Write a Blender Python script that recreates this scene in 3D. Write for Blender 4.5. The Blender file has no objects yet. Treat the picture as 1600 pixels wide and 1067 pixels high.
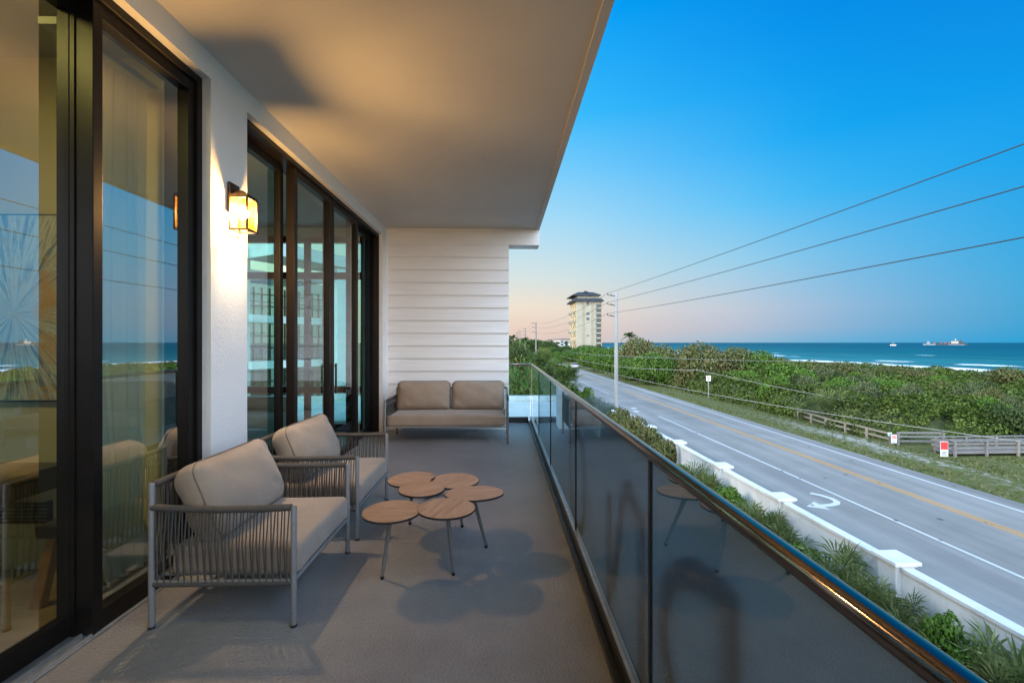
import bpy, bmesh, math, random
import numpy as np
from mathutils import Vector, Matrix
R = math.radians
random.seed(7); rng = np.random.default_rng(7)
scene = bpy.context.scene
COL = scene.collection

# ------------------------------------------------------------------ camera
EYE, F, YAW = 1.445, 680.0, math.atan(15 / 680)
cd = bpy.data.cameras.new("camera"); cam = bpy.data.objects.new("camera", cd); COL.objects.link(cam)
cd.sensor_width = 36; cd.lens = F / 1600 * 36; cd.clip_start = .05; cd.clip_end = 80000; cd.shift_y = .0011
cam.location = (0, 0, EYE); cam.rotation_euler = (R(90), 0, -YAW)
scene.camera = cam
scene.view_settings.view_transform = 'Standard'; scene.view_settings.look = 'None'
scene.view_settings.exposure = 0; scene.view_settings.gamma = 1
scene.cycles.use_denoising = True
scene.cycles.max_bounces = 10; scene.cycles.transparent_max_bounces = 24
scene.cycles.glossy_bounces = 4; scene.cycles.diffuse_bounces = 4
scene.cycles.sample_clamp_indirect = 6; scene.cycles.caustics_reflective = False; scene.cycles.caustics_refractive = False

def lin(r, g, b, k=1.0):
    f = lambda c: (c / 12.92 if c <= .04045 else ((c + .055) / 1.055) ** 2.4) * k
    return (f(r / 255), f(g / 255), f(b / 255), 1)

# ------------------------------------------------------------------ world: dusk sky
SOUTH_FILL = 4.3
SUN_EL, SUN_AZ = 24, 262           # the glow left by the sunset, behind the building
w = bpy.data.worlds.new("World"); scene.world = w; w.use_nodes = True
nt = w.node_tree; N = nt.nodes; L = nt.links; N.clear()
out = N.new('ShaderNodeOutputWorld'); bg = N.new('ShaderNodeBackground')
tc = N.new('ShaderNodeTexCoord'); sx = N.new('ShaderNodeSeparateXYZ'); L.new(tc.outputs['Generated'], sx.inputs[0])
def wm(op, a, b=None, c=None, clamp=False):
    n = N.new('ShaderNodeMath'); n.operation = op; n.use_clamp = clamp
    for i, v in enumerate((a, b, c)):
        if v is None: continue
        if isinstance(v, (int, float)): n.inputs[i].default_value = v
        else: L.new(v, n.inputs[i])
    return n.outputs[0]
X_, Y_, Z_ = sx.outputs
hl = wm('SQRT', wm('ADD', wm('ADD', wm('MULTIPLY', X_, X_), wm('MULTIPLY', Y_, Y_)), 1e-5))
az = wm('DIVIDE', X_, hl)                                    # sine of the azimuth from the balcony's direction
el = wm('MAXIMUM', Z_, 0.0)
def ramp(stops):
    n = N.new('ShaderNodeValToRGB'); cr = n.color_ramp; cr.interpolation = 'EASE' if 0 else 'LINEAR'
    while len(cr.elements) > 1: cr.elements.remove(cr.elements[-1])
    cr.elements[0].position = stops[0][0]; cr.elements[0].color = lin(*stops[0][1])
    for p, c in stops[1:]:
        e = cr.elements.new(p); e.color = lin(*c)
    L.new(el, n.inputs[0]); return n.outputs[0]
north = ramp([(0, (226, 205, 196)), (.025, (234, 208, 194)), (.08, (240, 226, 208)), (.15, (214, 228, 228)), (.26, (172, 221, 246)),
              (.36, (125, 207, 252)), (.46, (60, 190, 253)), (.6, (0, 166, 250)), (.8, (0, 120, 215)), (1, (0, 95, 190))])
mid = ramp([(0, (128, 184, 216)), (.03, (170, 190, 214)), (.066, (180, 198, 220)), (.16, (140, 203, 236)), (.27, (72, 190, 247)),
            (.37, (20, 172, 246)), (.53, (0, 147, 238)), (.8, (0, 105, 205)), (1, (0, 92, 188))])
east = ramp([(0, (0, 158, 214)), (.043, (20, 162, 214)), (.1, (18, 166, 222)), (.176, (0, 164, 230)), (.306, (8, 158, 237)),
             (.45, (4, 140, 228)), (.8, (0, 98, 195)), (1, (0, 90, 186))])
def mixc(f, a, b):
    n = N.new('ShaderNodeMix'); n.data_type = 'RGBA'; L.new(f, n.inputs['Factor']); L.new(a, n.inputs['A']); L.new(b, n.inputs['B'])
    return n.outputs['Result']
def mr(v, a, b, smooth=True):
    n = N.new('ShaderNodeMapRange'); n.interpolation_type = 'SMOOTHSTEP' if smooth else 'LINEAR'
    L.new(v, n.inputs['Value']); n.inputs['From Min'].default_value = a; n.inputs['From Max'].default_value = b
    return n.outputs['Result']
c1 = mixc(mr(az, .02, .66), north, mid)
c2 = mixc(mr(az, .44, .88), c1, east)
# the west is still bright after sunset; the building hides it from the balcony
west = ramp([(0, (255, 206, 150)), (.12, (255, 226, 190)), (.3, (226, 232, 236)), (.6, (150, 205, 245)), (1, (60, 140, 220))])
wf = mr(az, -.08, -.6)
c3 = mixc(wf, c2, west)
# added fill: unseen southern sky behind the camera, made brighter to light the balcony
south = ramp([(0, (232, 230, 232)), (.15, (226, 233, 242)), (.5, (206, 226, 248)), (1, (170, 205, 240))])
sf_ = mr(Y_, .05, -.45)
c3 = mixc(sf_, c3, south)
gl = wm('ADD', wm('ADD', wm('MULTIPLY', wf, 1.1), wm('MULTIPLY', sf_, SOUTH_FILL)), 1.0)
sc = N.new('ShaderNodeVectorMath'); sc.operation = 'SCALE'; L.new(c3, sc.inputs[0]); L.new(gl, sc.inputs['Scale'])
sky = N.new('ShaderNodeTexSky'); sky.sky_type = 'NISHITA'; sky.sun_disc = False
sky.sun_elevation = R(2.0); sky.sun_rotation = R(SUN_AZ)
sk = N.new('ShaderNodeVectorMath'); sk.operation = 'SCALE'; L.new(sky.outputs[0], sk.inputs[0]); sk.inputs['Scale'].default_value = .003
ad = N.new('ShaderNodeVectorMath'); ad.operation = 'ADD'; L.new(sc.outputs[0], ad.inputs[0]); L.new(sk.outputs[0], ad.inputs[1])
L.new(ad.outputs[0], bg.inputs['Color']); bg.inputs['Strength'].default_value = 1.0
L.new(bg.outputs[0], out.inputs[0])
# a soft, low afterglow from the west
sl = bpy.data.lights.new("sun", 'SUN'); sl.energy = 1.9; sl.angle = R(16); sl.color = (1, .86, .7)
so = bpy.data.objects.new("sun", sl); COL.objects.link(so)
d = Vector((math.sin(R(SUN_AZ)) * math.cos(R(SUN_EL)), math.cos(R(SUN_AZ)) * math.cos(R(SUN_EL)), math.sin(R(SUN_EL))))
so.rotation_euler = d.to_track_quat('Z', 'Y').to_euler(); so.location = d * 50

# ------------------------------------------------------------------ helpers
GZ = EYE - 7.2                       # level of the road
RA = R(-1.26) * -1                   # the road runs a little to the left of the balcony
cr_, sr_ = math.cos(RA), math.sin(RA)
def rd(s, t, z=0.0):                 # road frame: s metres to the right, t metres along
    return Vector((s * cr_ - t * sr_, s * sr_ + t * cr_, GZ + z))
def pix(px, D, z=None, py=None):     # a point at depth D from the camera
    u = (px - 800) / F * D
    x = u * math.cos(YAW) + D * math.sin(YAW); y = -u * math.sin(YAW) + D * math.cos(YAW)
    if py is not None: z = EYE - (py - 535.3) / F * D
    return Vector((x, y, GZ if z is None else z))

class MB:
    def __init__(s): s.v = []; s.f = []; s.sm = []
    def add(s, vs, fs, smooth=False):
        o = len(s.v); s.v += [tuple(v) for v in vs]; s.f += [tuple(i + o for i in f) for f in fs]; s.sm += [smooth] * len(fs); return s
    def box(s, x0, x1, y0, y1, z0, z1, M=None):
        vs = [Vector((x, y, z)) for x in (x0, x1) for y in (y0, y1) for z in (z0, z1)]
        if M is not None: vs = [M @ v for v in vs]
        return s.add(vs, [(0, 1, 3, 2), (4, 6, 7, 5), (0, 4, 5, 1), (2, 3, 7, 6), (0, 2, 6, 4), (1, 5, 7, 3)])
    def obox(s, a, b, wd, h, z0=0):  # box along a->b on the ground plane, width wd
        a = Vector(a); b = Vector(b); d = (b - a); l = d.length; d.normalize(); n = Vector((-d.y, d.x, 0)).normalized()
        vs = []
        for p in (a, b):
            for k in (-1, 1):
                for z in (0, h): vs.append(p + n * k * wd / 2 + Vector((0, 0, z + z0)))
        return s.add(vs, [(0, 1, 3, 2), (4, 6, 7, 5), (0, 4, 5, 1), (2, 3, 7, 6), (0, 2, 6, 4), (1, 5, 7, 3)])
    def path(s, pts, r, n=8, caps=True):
        pts = [Vector(p) for p in pts]; k = len(pts); rs = r if isinstance(r, (list, tuple)) else [r] * k
        vs = []; prev = None
        for i, p in enumerate(pts):
            t = (pts[min(i + 1, k - 1)] - pts[max(i - 1, 0)]).normalized()
            if prev is None:
                a = Vector((0, 0, 1)) if abs(t.z) < .9 else Vector((1, 0, 0)); x = t.cross(a).normalized()
            else: x = (prev - t * prev.dot(t)).normalized()
            prev = x; y = t.cross(x)
            for j in range(n):
                a = 2 * math.pi * j / n; vs.append(p + (x * math.cos(a) + y * math.sin(a)) * rs[i])
        fs = [(i * n + j, i * n + (j + 1) % n, (i + 1) * n + (j + 1) % n, (i + 1) * n + j) for i in range(k - 1) for j in range(n)]
        s.add(vs, fs, True)
        if caps: s.add(vs[:n], [tuple(range(n - 1, -1, -1))]); s.add(vs[-n:], [tuple(range(n))])
        return s
    def lathe(s, prof, c=(0, 0, 0), n=24, sx=1, sy=1, smooth=True):
        c = Vector(c); vs = [c + Vector((r * math.cos(2 * math.pi * j / n) * sx, r * math.sin(2 * math.pi * j / n) * sy, z)) for r, z in prof for j in range(n)]
        fs = [(i * n + j, i * n + (j + 1) % n, (i + 1) * n + (j + 1) % n, (i + 1) * n + j) for i in range(len(prof) - 1) for j in range(n)]
        return s.add(vs, fs, smooth)
    def prism(s, pts, d, smooth=False):    # closed outline of 3D points extruded by vector d
        n = len(pts); d = Vector(d); vs = [Vector(p) for p in pts] + [Vector(p) + d for p in pts]
        return s.add(vs, [tuple(range(n - 1, -1, -1)), tuple(range(n, 2 * n))] + [(i, (i + 1) % n, n + (i + 1) % n, n + i) for i in range(n)], smooth)
    def build(s, name, mat=None, parent=None, loc=None, bevel=0, fix=True):
        me = bpy.data.meshes.new(name); me.from_pydata(s.v, [], s.f)
        if fix:
            b = bmesh.new(); b.from_mesh(me); bmesh.ops.recalc_face_normals(b, faces=b.faces); b.to_mesh(me); b.free()
        if any(s.sm): me.polygons.foreach_set('use_smooth', s.sm)
        me.update()
        return link(name, me, mat, parent, loc, bevel)
def link(name, me, mat=None, parent=None, loc=None, bevel=0):
    o = bpy.data.objects.new(name, me); COL.objects.link(o)
    if mat: me.materials.append(mat)
    if parent is not None:
        o.parent = parent
        if loc == 'world': 
            pm = Matrix.LocRotScale(parent.location, parent.rotation_euler, parent.scale)
            if parent.parent is not None: pm = parent.parent.matrix_basis @ parent.matrix_parent_inverse @ pm
            o.matrix_parent_inverse = pm.inverted()
    elif loc is not None and loc != 'world': o.location = loc
    if bevel:
        m = o.modifiers.new('bevel', 'BEVEL'); m.width = bevel; m.segments = 2; m.limit_method = 'ANGLE'; m.harden_normals = False
    return o
def tag(o, label=None, cat=None, group=None, kind=None):
    if label: o['label'] = label
    if cat: o['category'] = cat
    if group: o['group'] = group
    if kind: o['kind'] = kind
    return o
def thing(name, label, cat, loc=(0, 0, 0), rz=0, group=None):
    o = bpy.data.objects.new(name, None); COL.objects.link(o); o.location = loc; o.rotation_euler = (0, 0, rz); o.empty_display_size = .2
    return tag(o, label, cat, group)
def copy_tree(o, parent=None):
    c = o.copy(); COL.objects.link(c)
    if parent is not None: c.parent = parent; c.matrix_parent_inverse = o.matrix_parent_inverse
    for ch in [x for x in list(COL.objects) if x.parent is o]: copy_tree(ch, c)
    return c

# ------------------------------------------------------------------ materials
def mat(name, col=(.5, .5, .5), rough=.5, metal=0, spec=.5):
    m = bpy.data.materials.new(name); m.use_nodes = True
    b = m.node_tree.nodes['Principled BSDF']
    b.inputs['Base Color'].default_value = (*col[:3], 1); b.inputs['Roughness'].default_value = rough; b.inputs['Metallic'].default_value = metal
    b.inputs['Specular IOR Level'].default_value = spec
    m.diffuse_color = (*col[:3], 1)
    return m
class NT:
    def __init__(s, m): s.m = m; s.t = m.node_tree; s.n = s.t.nodes; s.b = s.n.get('Principled BSDF'); s.o = s.n.get('Material Output')
    def new(s, ty, **kw):
        n = s.n.new(ty)
        for k, v in kw.items(): setattr(n, k, v)
        return n
    def link(s, a, b): s.t.links.new(a, b)
    def coord(s, kind='Object', scale=(1, 1, 1), rot=(0, 0, 0)):
        t = s.new('ShaderNodeTexCoord'); m = s.new('ShaderNodeMapping'); m.inputs['Scale'].default_value = scale; m.inputs['Rotation'].default_value = rot
        s.link(t.outputs[kind], m.inputs[0]); return m.outputs[0]
    def noise(s, v, sc, detail=4, rough=.55, dist=0):
        n = s.new('ShaderNodeTexNoise'); n.inputs['Scale'].default_value = sc; n.inputs['Detail'].default_value = detail
        n.inputs['Roughness'].default_value = rough; n.inputs['Distortion'].default_value = dist; s.link(v, n.inputs['Vector']); return n.outputs['Fac']
    def ramp(s, f, stops):
        n = s.new('ShaderNodeValToRGB'); cr = n.color_ramp
        while len(cr.elements) > 1: cr.elements.remove(cr.elements[-1])
        cr.elements[0].position = stops[0][0]; cr.elements[0].color = (*stops[0][1][:3], 1)
        for p, c in stops[1:]: cr.elements.new(p).color = (*c[:3], 1)
        s.link(f, n.inputs[0]); return n.outputs[0]
    def mix(s, f, a, b, mode='MIX'):
        n = s.new('ShaderNodeMix', data_type='RGBA', blend_type=mode)
        for k, v in (('Factor', f), ('A', a), ('B', b)):
            if isinstance(v, (int, float)): n.inputs[k].default_value = v
            elif isinstance(v, tuple): n.inputs[k].default_value = (*v[:3], 1)
            else: s.link(v, n.inputs[k])
        return n.outputs['Result']
    def math(s, op, a, b=None, clamp=False):
        n = s.new('ShaderNodeMath', operation=op, use_clamp=clamp)
        for i, v in enumerate((a, b)):
            if v is None: continue
            if isinstance(v, (int, float)): n.inputs[i].default_value = v
            else: s.link(v, n.inputs[i])
        return n.outputs[0]
    def bump(s, h, strength=.3, dist=.01):
        n = s.new('ShaderNodeBump'); n.inputs['Strength'].default_value = strength; n.inputs['Distance'].default_value = dist
        s.link(h, n.inputs['Height']); s.link(n.outputs[0], s.b.inputs['Normal'])
    def col(s, c): s.link(c, s.b.inputs['Base Color'])
    def rough(s, f, a, b):
        n = s.new('ShaderNodeMapRange'); s.link(f, n.inputs[0]); n.inputs['To Min'].default_value = a; n.inputs['To Max'].default_value = b
        s.link(n.outputs[0], s.b.inputs['Roughness'])

def noisy(name, c0, c1, sc=3, rough=.6, bsc=None, bst=.3, bd=.01, metal=0, scale=(1, 1, 1), spec=.5, lo=.3, hi=.7, detail=5):
    m = mat(name, c0, rough, metal, spec); t = NT(m); v = t.coord('Object', scale)
    t.col(t.ramp(t.noise(v, sc, detail), [(lo, c0), (hi, c1)]))
    if bsc: t.bump(t.noise(v, bsc, 3), bst, bd)
    return m
def glass(name, tint, refl, rough=0.0, lines=0.0, gcol=(.95, .98, 1)):
    m = bpy.data.materials.new(name); m.use_nodes = True; t = NT(m); t.n.remove(t.b)
    tr = t.new('ShaderNodeBsdfTransparent'); tr.inputs[0].default_value = (*tint, 1)
    cl = t.new('ShaderNodeBsdfTransparent'); cl.inputs[0].default_value = (1, 1, 1, 1)
    gl = t.new('ShaderNodeBsdfGlossy'); gl.inputs['Roughness'].default_value = rough; gl.inputs[0].default_value = (*gcol, 1)
    lw = t.new('ShaderNodeFresnel'); lw.inputs[0].default_value = 1.5
    fac = t.math('ADD', t.math('MULTIPLY', lw.outputs[0], 1 - refl), refl, True)
    if lines:
        v = t.coord('Object'); wv = t.new('ShaderNodeTexWave', wave_type='BANDS', bands_direction='Z'); wv.inputs['Scale'].default_value = 95
        t.link(v, wv.inputs[0]); c = t.ramp(wv.outputs['Fac'], [(.3, tuple(x * .45 for x in tint)), (.6, tint)]); t.link(c, tr.inputs[0])
        fac = t.math('MULTIPLY', fac, t.math('ADD', t.math('MULTIPLY', wv.outputs['Fac'], lines), 1 - lines))
    m1 = t.new('ShaderNodeMixShader'); t.link(fac, m1.inputs[0]); t.link(tr.outputs[0], m1.inputs[1]); t.link(gl.outputs[0], m1.inputs[2])
    g = t.new('ShaderNodeNewGeometry'); m2 = t.new('ShaderNodeMixShader'); t.link(g.outputs['Backfacing'], m2.inputs[0])
    t.link(m1.outputs[0], m2.inputs[1]); t.link(cl.outputs[0], m2.inputs[2]); t.link(m2.outputs[0], t.o.inputs[0])
    m.diffuse_color = (*tint, .5); return m

stucco = noisy('stucco_white', (.72, .72, .71), (.78, .77, .75), 2.5, .85, 90, .5, .006)
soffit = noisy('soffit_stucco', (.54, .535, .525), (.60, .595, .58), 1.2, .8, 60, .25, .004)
siding_m = noisy('siding_paint', (.70, .70, .70), (.78, .78, .77), 1.5, .55, 25, .15, .003, scale=(1, 1, 12))
bronze = noisy('bronze_frame', (.008, .006, .005), (.013, .010, .008), 8, .42, spec=.22)
brass_b = noisy('lantern_bronze', (.05, .03, .018), (.08, .05, .03), 30, .45, metal=.6)
rail_metal = noisy('handrail_bronze', (.20, .165, .14), (.215, .175, .15), .6, .11, metal=1.0, scale=(1, .2, 1))
black_metal = noisy('black_metal', (.012, .011, .011), (.02, .018, .017), 10, .35)
alu = noisy('track_aluminium', (.45, .45, .45), (.6, .6, .6), 20, .35, metal=.7)
frame_m = noisy('powder_coat_taupe', (.20, .19, .185), (.235, .225, .22), 60, .45)
rope_m = noisy('rope_taupe', (.062, .053, .046), (.105, .09, .077), 160, .9, 400, .5, .002)
rubber = mat('rubber_black', (.012, .012, .012), .7)
def fabric(name, c0, c1):
    m = mat(name, c0, .95, 0, .15); t = NT(m); v = t.coord('Object')
    n1 = t.noise(v, 260, 2, .6); n2 = t.noise(v, 5, 4)
    wv = t.new('ShaderNodeTexWave', wave_type='BANDS', bands_direction='Z'); wv.inputs['Scale'].default_value = 180; wv.inputs['Distortion'].default_value = 1.5; t.link(v, wv.inputs[0])
    c = t.ramp(t.math('ADD', t.math('MULTIPLY', n1, .6), t.math('MULTIPLY', n2, .4)), [(.3, c0), (.7, c1)])
    t.col(c); t.bump(t.math('ADD', n1, t.math('ADD', t.math('MULTIPLY', wv.outputs['Fac'], .4), t.math('MULTIPLY', t.noise(v, 9, 3), 3.0))), .35, .006)
    t.b.inputs['Sheen Weight'].default_value = .25; t.b.inputs['Sheen Roughness'].default_value = .5
    return m
fab = fabric('taupe_canvas', (.27, .20, .148), (.41, .32, .24))
fab_seam = mat('taupe_piping', (.19, .15, .12), .95, 0, .1)

def floor_mat():
    m = mat('deck_coating', (.2, .19, .18), .5); t = NT(m); v = t.coord('Object')
    n1 = t.noise(v, 1.1, 5, .6); n2 = t.noise(v, 9, 5, .65); st = t.noise(v, 75, 3, .6)
    c = t.ramp(n1, [(.3, (.225, .214, .214)), (.5, (.29, .277, .277)), (.72, (.345, .33, .328))])
    c = t.mix(.14, c, t.ramp(n2, [(.35, (.5, .5, .5)), (.65, (1, 1, 1))]), 'MULTIPLY')
    c = t.mix(.3, c, t.ramp(st, [(.3, (.55, .55, .55)), (.6, (1, 1, 1))]), 'MULTIPLY')
    t.col(c); t.rough(t.math('ADD', t.math('MULTIPLY', n2, .6), t.math('MULTIPLY', n1, .4)), .19, .44)
    t.bump(t.math('ADD', st, t.math('MULTIPLY', n2, .35)), .9, .012); return m
deck_m = floor_mat()
def wood(name, cs, scale=(1, 1, 1), rough=.5, sc=3.0):
    m = mat(name, cs[0], rough); t = NT(m); v = t.coord('Object', scale)
    oi = t.new('ShaderNodeObjectInfo'); va = t.new('ShaderNodeVectorMath', operation='ADD'); t.link(v, va.inputs[0]); cbx = t.new('ShaderNodeCombineXYZ')
    for q_ in range(3): t.link(t.math('MULTIPLY', oi.outputs['Random'], 37.0 + 11 * q_), cbx.inputs[q_])
    t.link(cbx.outputs[0], va.inputs[1]); v = va.outputs[0]
    n = t.noise(v, sc, 8, .6, .6); n2 = t.noise(v, sc * 5, 4, .6)
    t.col(t.ramp(t.math('ADD', t.math('MULTIPLY', n, .7), t.math('MULTIPLY', n2, .3)), [(.3, cs[0]), (.48, cs[1]), (.6, cs[2]), (.72, cs[0])]))
    t.bump(n2, .15, .003); return m
oak = wood('oak_tabletop', [(.20, .105, .058), (.33, .19, .11), (.42, .26, .16)], (2.2, 22, 6), .42, 1.6)
weather = wood('weathered_wood', [(.11, .10, .095), (.17, .155, .145), (.24, .22, .20)], (3, 3, 14), .8, 2)
pale_wood = wood('pale_fence_wood', [(.17, .145, .11), (.24, .21, .165), (.30, .26, .21)], (3, 3, 14), .8, 2)
floorwood = wood('interior_plank', [(.20, .13, .07), (.27, .18, .10), (.33, .23, .14)], (1.5, 10, 1), .35, 1.2)
white_paint = noisy('white_masonry', (.58, .585, .57), (.72, .72, .70), 1.3, .75, 40, .25, .006)
def weathered_masonry():
    t = NT(white_paint); base = t.b.inputs['Base Color'].links[0].from_socket
    st = t.noise(t.coord('Object', (1.6, 1.6, .16)), 2.2, 5, .65); bl = t.noise(t.coord('Object'), .5, 4, .6)
    c = t.mix(t.math('MULTIPLY', t.math('SUBTRACT', st, .50), 2.4, True), base, t.mix(.5, base, (.34, .35, .31)))
    c = t.mix(t.math('MULTIPLY', t.math('SUBTRACT', bl, .52), 2, True), c, t.mix(.35, c, (.42, .40, .36))); t.col(c)
weathered_masonry()
concrete = noisy('pole_concrete', (.22, .22, .212), (.30, .30, .288), 1.5, .85, 50, .3, .01, scale=(1, 1, .25))
# ------------------------------------------------------------------ ground, road, sea
def quad_sheet(name, s0, s1, t0, t1, z, m, ns=1, ntt=1, zf=None, kind='structure'):
    mb = MB(); vs = []; fs = []
    S = s0 if isinstance(s0, list) else [s0 + (s1 - s0) * i / ns for i in range(ns + 1)]
    T = t0 if isinstance(t0, list) else [t0 + (t1 - t0) * i / ntt for i in range(ntt + 1)]
    for a in S:
        for b in T: vs.append((a, b, z + (zf(a, b) if zf else 0)))
    k = len(T)
    fs = [(i * k + j, (i + 1) * k + j, (i + 1) * k + j + 1, i * k + j + 1) for i in range(len(S) - 1) for j in range(k - 1)]
    mb.add(vs, fs); o = mb.build(name, m, fix=False); o.location = (0, 0, GZ); o.rotation_euler = (0, 0, RA); tag(o, kind=kind); return o

def ground_mat():
    m = mat('verge_ground', (.1, .1, .04), .95, 0, .1); t = NT(m); v = t.coord('Object')
    n1 = t.noise(v, .22, 6, .6); n2 = t.noise(v, 2.4, 6, .7); n3 = t.noise(v, 22, 4, .7)
    g = t.ramp(n3, [(.3, (.05, .075, .018)), (.55, (.10, .125, .032)), (.75, (.17, .165, .06))])
    dry = t.ramp(n3, [(.3, (.13, .105, .055)), (.7, (.24, .205, .12))])
    sand = t.ramp(n3, [(.3, (.28, .26, .22)), (.7, (.44, .42, .37))])
    c = t.mix(t.math('MULTIPLY', t.math('SUBTRACT', n2, .42), 4, True), g, dry)
    sp = t.new('ShaderNodeSeparateXYZ'); t.link(v, sp.inputs[0])
    lane = t.math('SUBTRACT', 1.0, t.math('MULTIPLY', t.math('ABSOLUTE', t.math('SUBTRACT', sp.outputs[0], t.math('ADD', 25.4, t.math('MULTIPLY', n1, 2.4)))), .30), True)
    tt = t.math('SUBTRACT', 1.0, t.math('MULTIPLY', t.math('ABSOLUTE', t.math('SUBTRACT', sp.outputs[1], 31.0)), .04), True)
    k = t.math('MULTIPLY', lane, tt)
    c = t.mix(t.math('MULTIPLY', t.math('SUBTRACT', t.math('ADD', t.math('MULTIPLY', k, .6), t.math('ADD', t.math('MULTIPLY', n2, 1.5), t.math('MULTIPLY', n3, .6))), 1.40), 4, True), c, sand)
    t.col(c); t.bump(t.math('ADD', n3, n2), .8, .08); return m
gS = [-3000, -400, -60, 0, 8, 23.4, 28, 40, 60, 85, 110, 140, 175, 230, 600]
def gz(s, t):
    if s < 85: return 0
    if s < 175: return -4.2 * (s - 85) / 90
    return -4.2 - (s - 175) * .05
quad_sheet('ground', gS, None, [-400, -60, 0, 20, 60, 120, 300, 900, 4000, 30000], None, 0, ground_mat(), zf=gz)

def asphalt():
    m = mat('bleached_asphalt', (.25, .25, .25), .85, 0, .3); t = NT(m); v = t.coord('Object')
    lanes = t.coord('Object', (1, .035, 1)); n1 = t.noise(lanes, .85, 5, .6); n2 = t.noise(v, .35, 5, .6); st = t.noise(v, 55, 3, .75)
    c = t.ramp(t.math('ADD', t.math('MULTIPLY', n1, .7), t.math('MULTIPLY', n2, .3)), [(.32, (.165, .162, .152)), (.5, (.24, .234, .217)), (.66, (.315, .305, .28))])
    c = t.mix(.45, c, t.ramp(st, [(.3, (.5, .5, .5)), (.62, (1, 1, 1))]), 'MULTIPLY')
    # hairline cracks
    vo = t.new('ShaderNodeTexVoronoi', feature='DISTANCE_TO_EDGE'); vo.inputs['Scale'].default_value = .28; t.link(t.coord('Object', (1, .5, 1)), vo.inputs[0])
    ck = t.math('LESS_THAN', vo.outputs['Distance'], .004)
    c = t.mix(t.math('MULTIPLY', ck, .06), c, (.09, .09, .09))
    t.col(c); t.bump(st, .4, .01); return m
asph = asphalt()
quad_sheet('road', 13.1, 23.6, -40, 420, .02, asph, 1, 1)
quad_sheet('side_road', 2.0, 13.1, 47, 58, .016, asph, 1, 1)
quad_sheet('gutter_kerb', 12.75, 13.1, -40, 46, .05, noisy('kerb_concrete', (.38, .38, .37), (.5, .5, .48), 2, .8, 40, .3, .01))
def worn(name, c):
    m = mat(name, c, .7); t = NT(m); v = t.coord('Object'); n = t.noise(v, 9, 6, .75)
    t.col(t.mix(t.math('MULTIPLY', t.math('SUBTRACT', n, .60), 5, True), c, (.30, .30, .295))); return m
wl = worn('road_paint_white', (.52, .53, .53)); yl = worn('road_paint_yellow', (.52, .25, .04))
def stripe(name, s, wd, t0, t1, m, z=.024): return quad_sheet(name, s - wd / 2, s + wd / 2, t0, t1, z, m)
stripe('road_marking', 16.2, .13, -20, 42, wl); stripe('road_marking', 16.2, .13, 60, 300, wl)
stripe('road_marking', 19.62, .12, -20, 64, yl); stripe('road_marking', 19.88, .12, -20, 64, yl)
stripe('road_marking', 19.75, .12, 76, 300, yl)
stripe('road_marking', 22.5, .14, -20, 300, wl)
for t in (44.5, 46.5): stripe('road_marking', 15.0 + (t - 44.5) * .2, .5, t, t + .9, wl)
# curved turn arrow painted on the near lane
def ribbon(pts, wd, z):
    P = [Vector((a, b, 0)) for a, b in pts]; vs = []
    for i, p in enumerate(P):
        d = (P[min(i + 1, len(P) - 1)] - P[max(i - 1, 0)]).normalized(); n = Vector((-d.y, d.x, 0)) * wd / 2
        vs += [p + n + Vector((0, 0, z)), p - n + Vector((0, 0, z))]
    return vs, [(2 * i, 2 * i + 1, 2 * i + 3, 2 * i + 2) for i in range(len(P) - 1)]
mb = MB()
ar = [(15.15, 20.15), (15.42, 19.85), (15.6, 19.4), (15.55, 19.02), (15.32, 18.76), (14.95, 18.62), (14.5, 18.57)]
mb.add(*ribbon(ar, .26, .024)); mb.add([(14.5, 18.1, .024), (14.5, 19.05, .024), (13.75, 18.5, .024)], [(0, 1, 2)])
o = mb.build('road_arrow', wl, fix=False); o.location = (0, 0, GZ); o.rotation_euler = (0, 0, RA); tag(o, kind='structure')
# dark repair spots and reflectors on the road
mb = MB()
for k in range(46):
    s_ = random.choice([16.2, 19.75, 21.8, 21 + random.random() * 2, 14 + random.random() * 7]) + random.uniform(-.1, .1); t_ = random.uniform(9, 60); r = random.uniform(.03, .10)
    mb.add([(s_ + r * random.uniform(.5, 1.2) * math.cos(a), t_ + r * 1.5 * random.uniform(.5, 1.3) * math.sin(a), .028) for a in [i * math.pi / 3.5 for i in range(7)]], [tuple(range(7))])
o = mb.build('road_patches', noisy('tar_spot', (.05, .05, .05), (.12, .12, .12), 5, .8), fix=False); o.location = (0, 0, GZ); o.rotation_euler = (0, 0, RA); tag(o, kind='structure')

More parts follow.
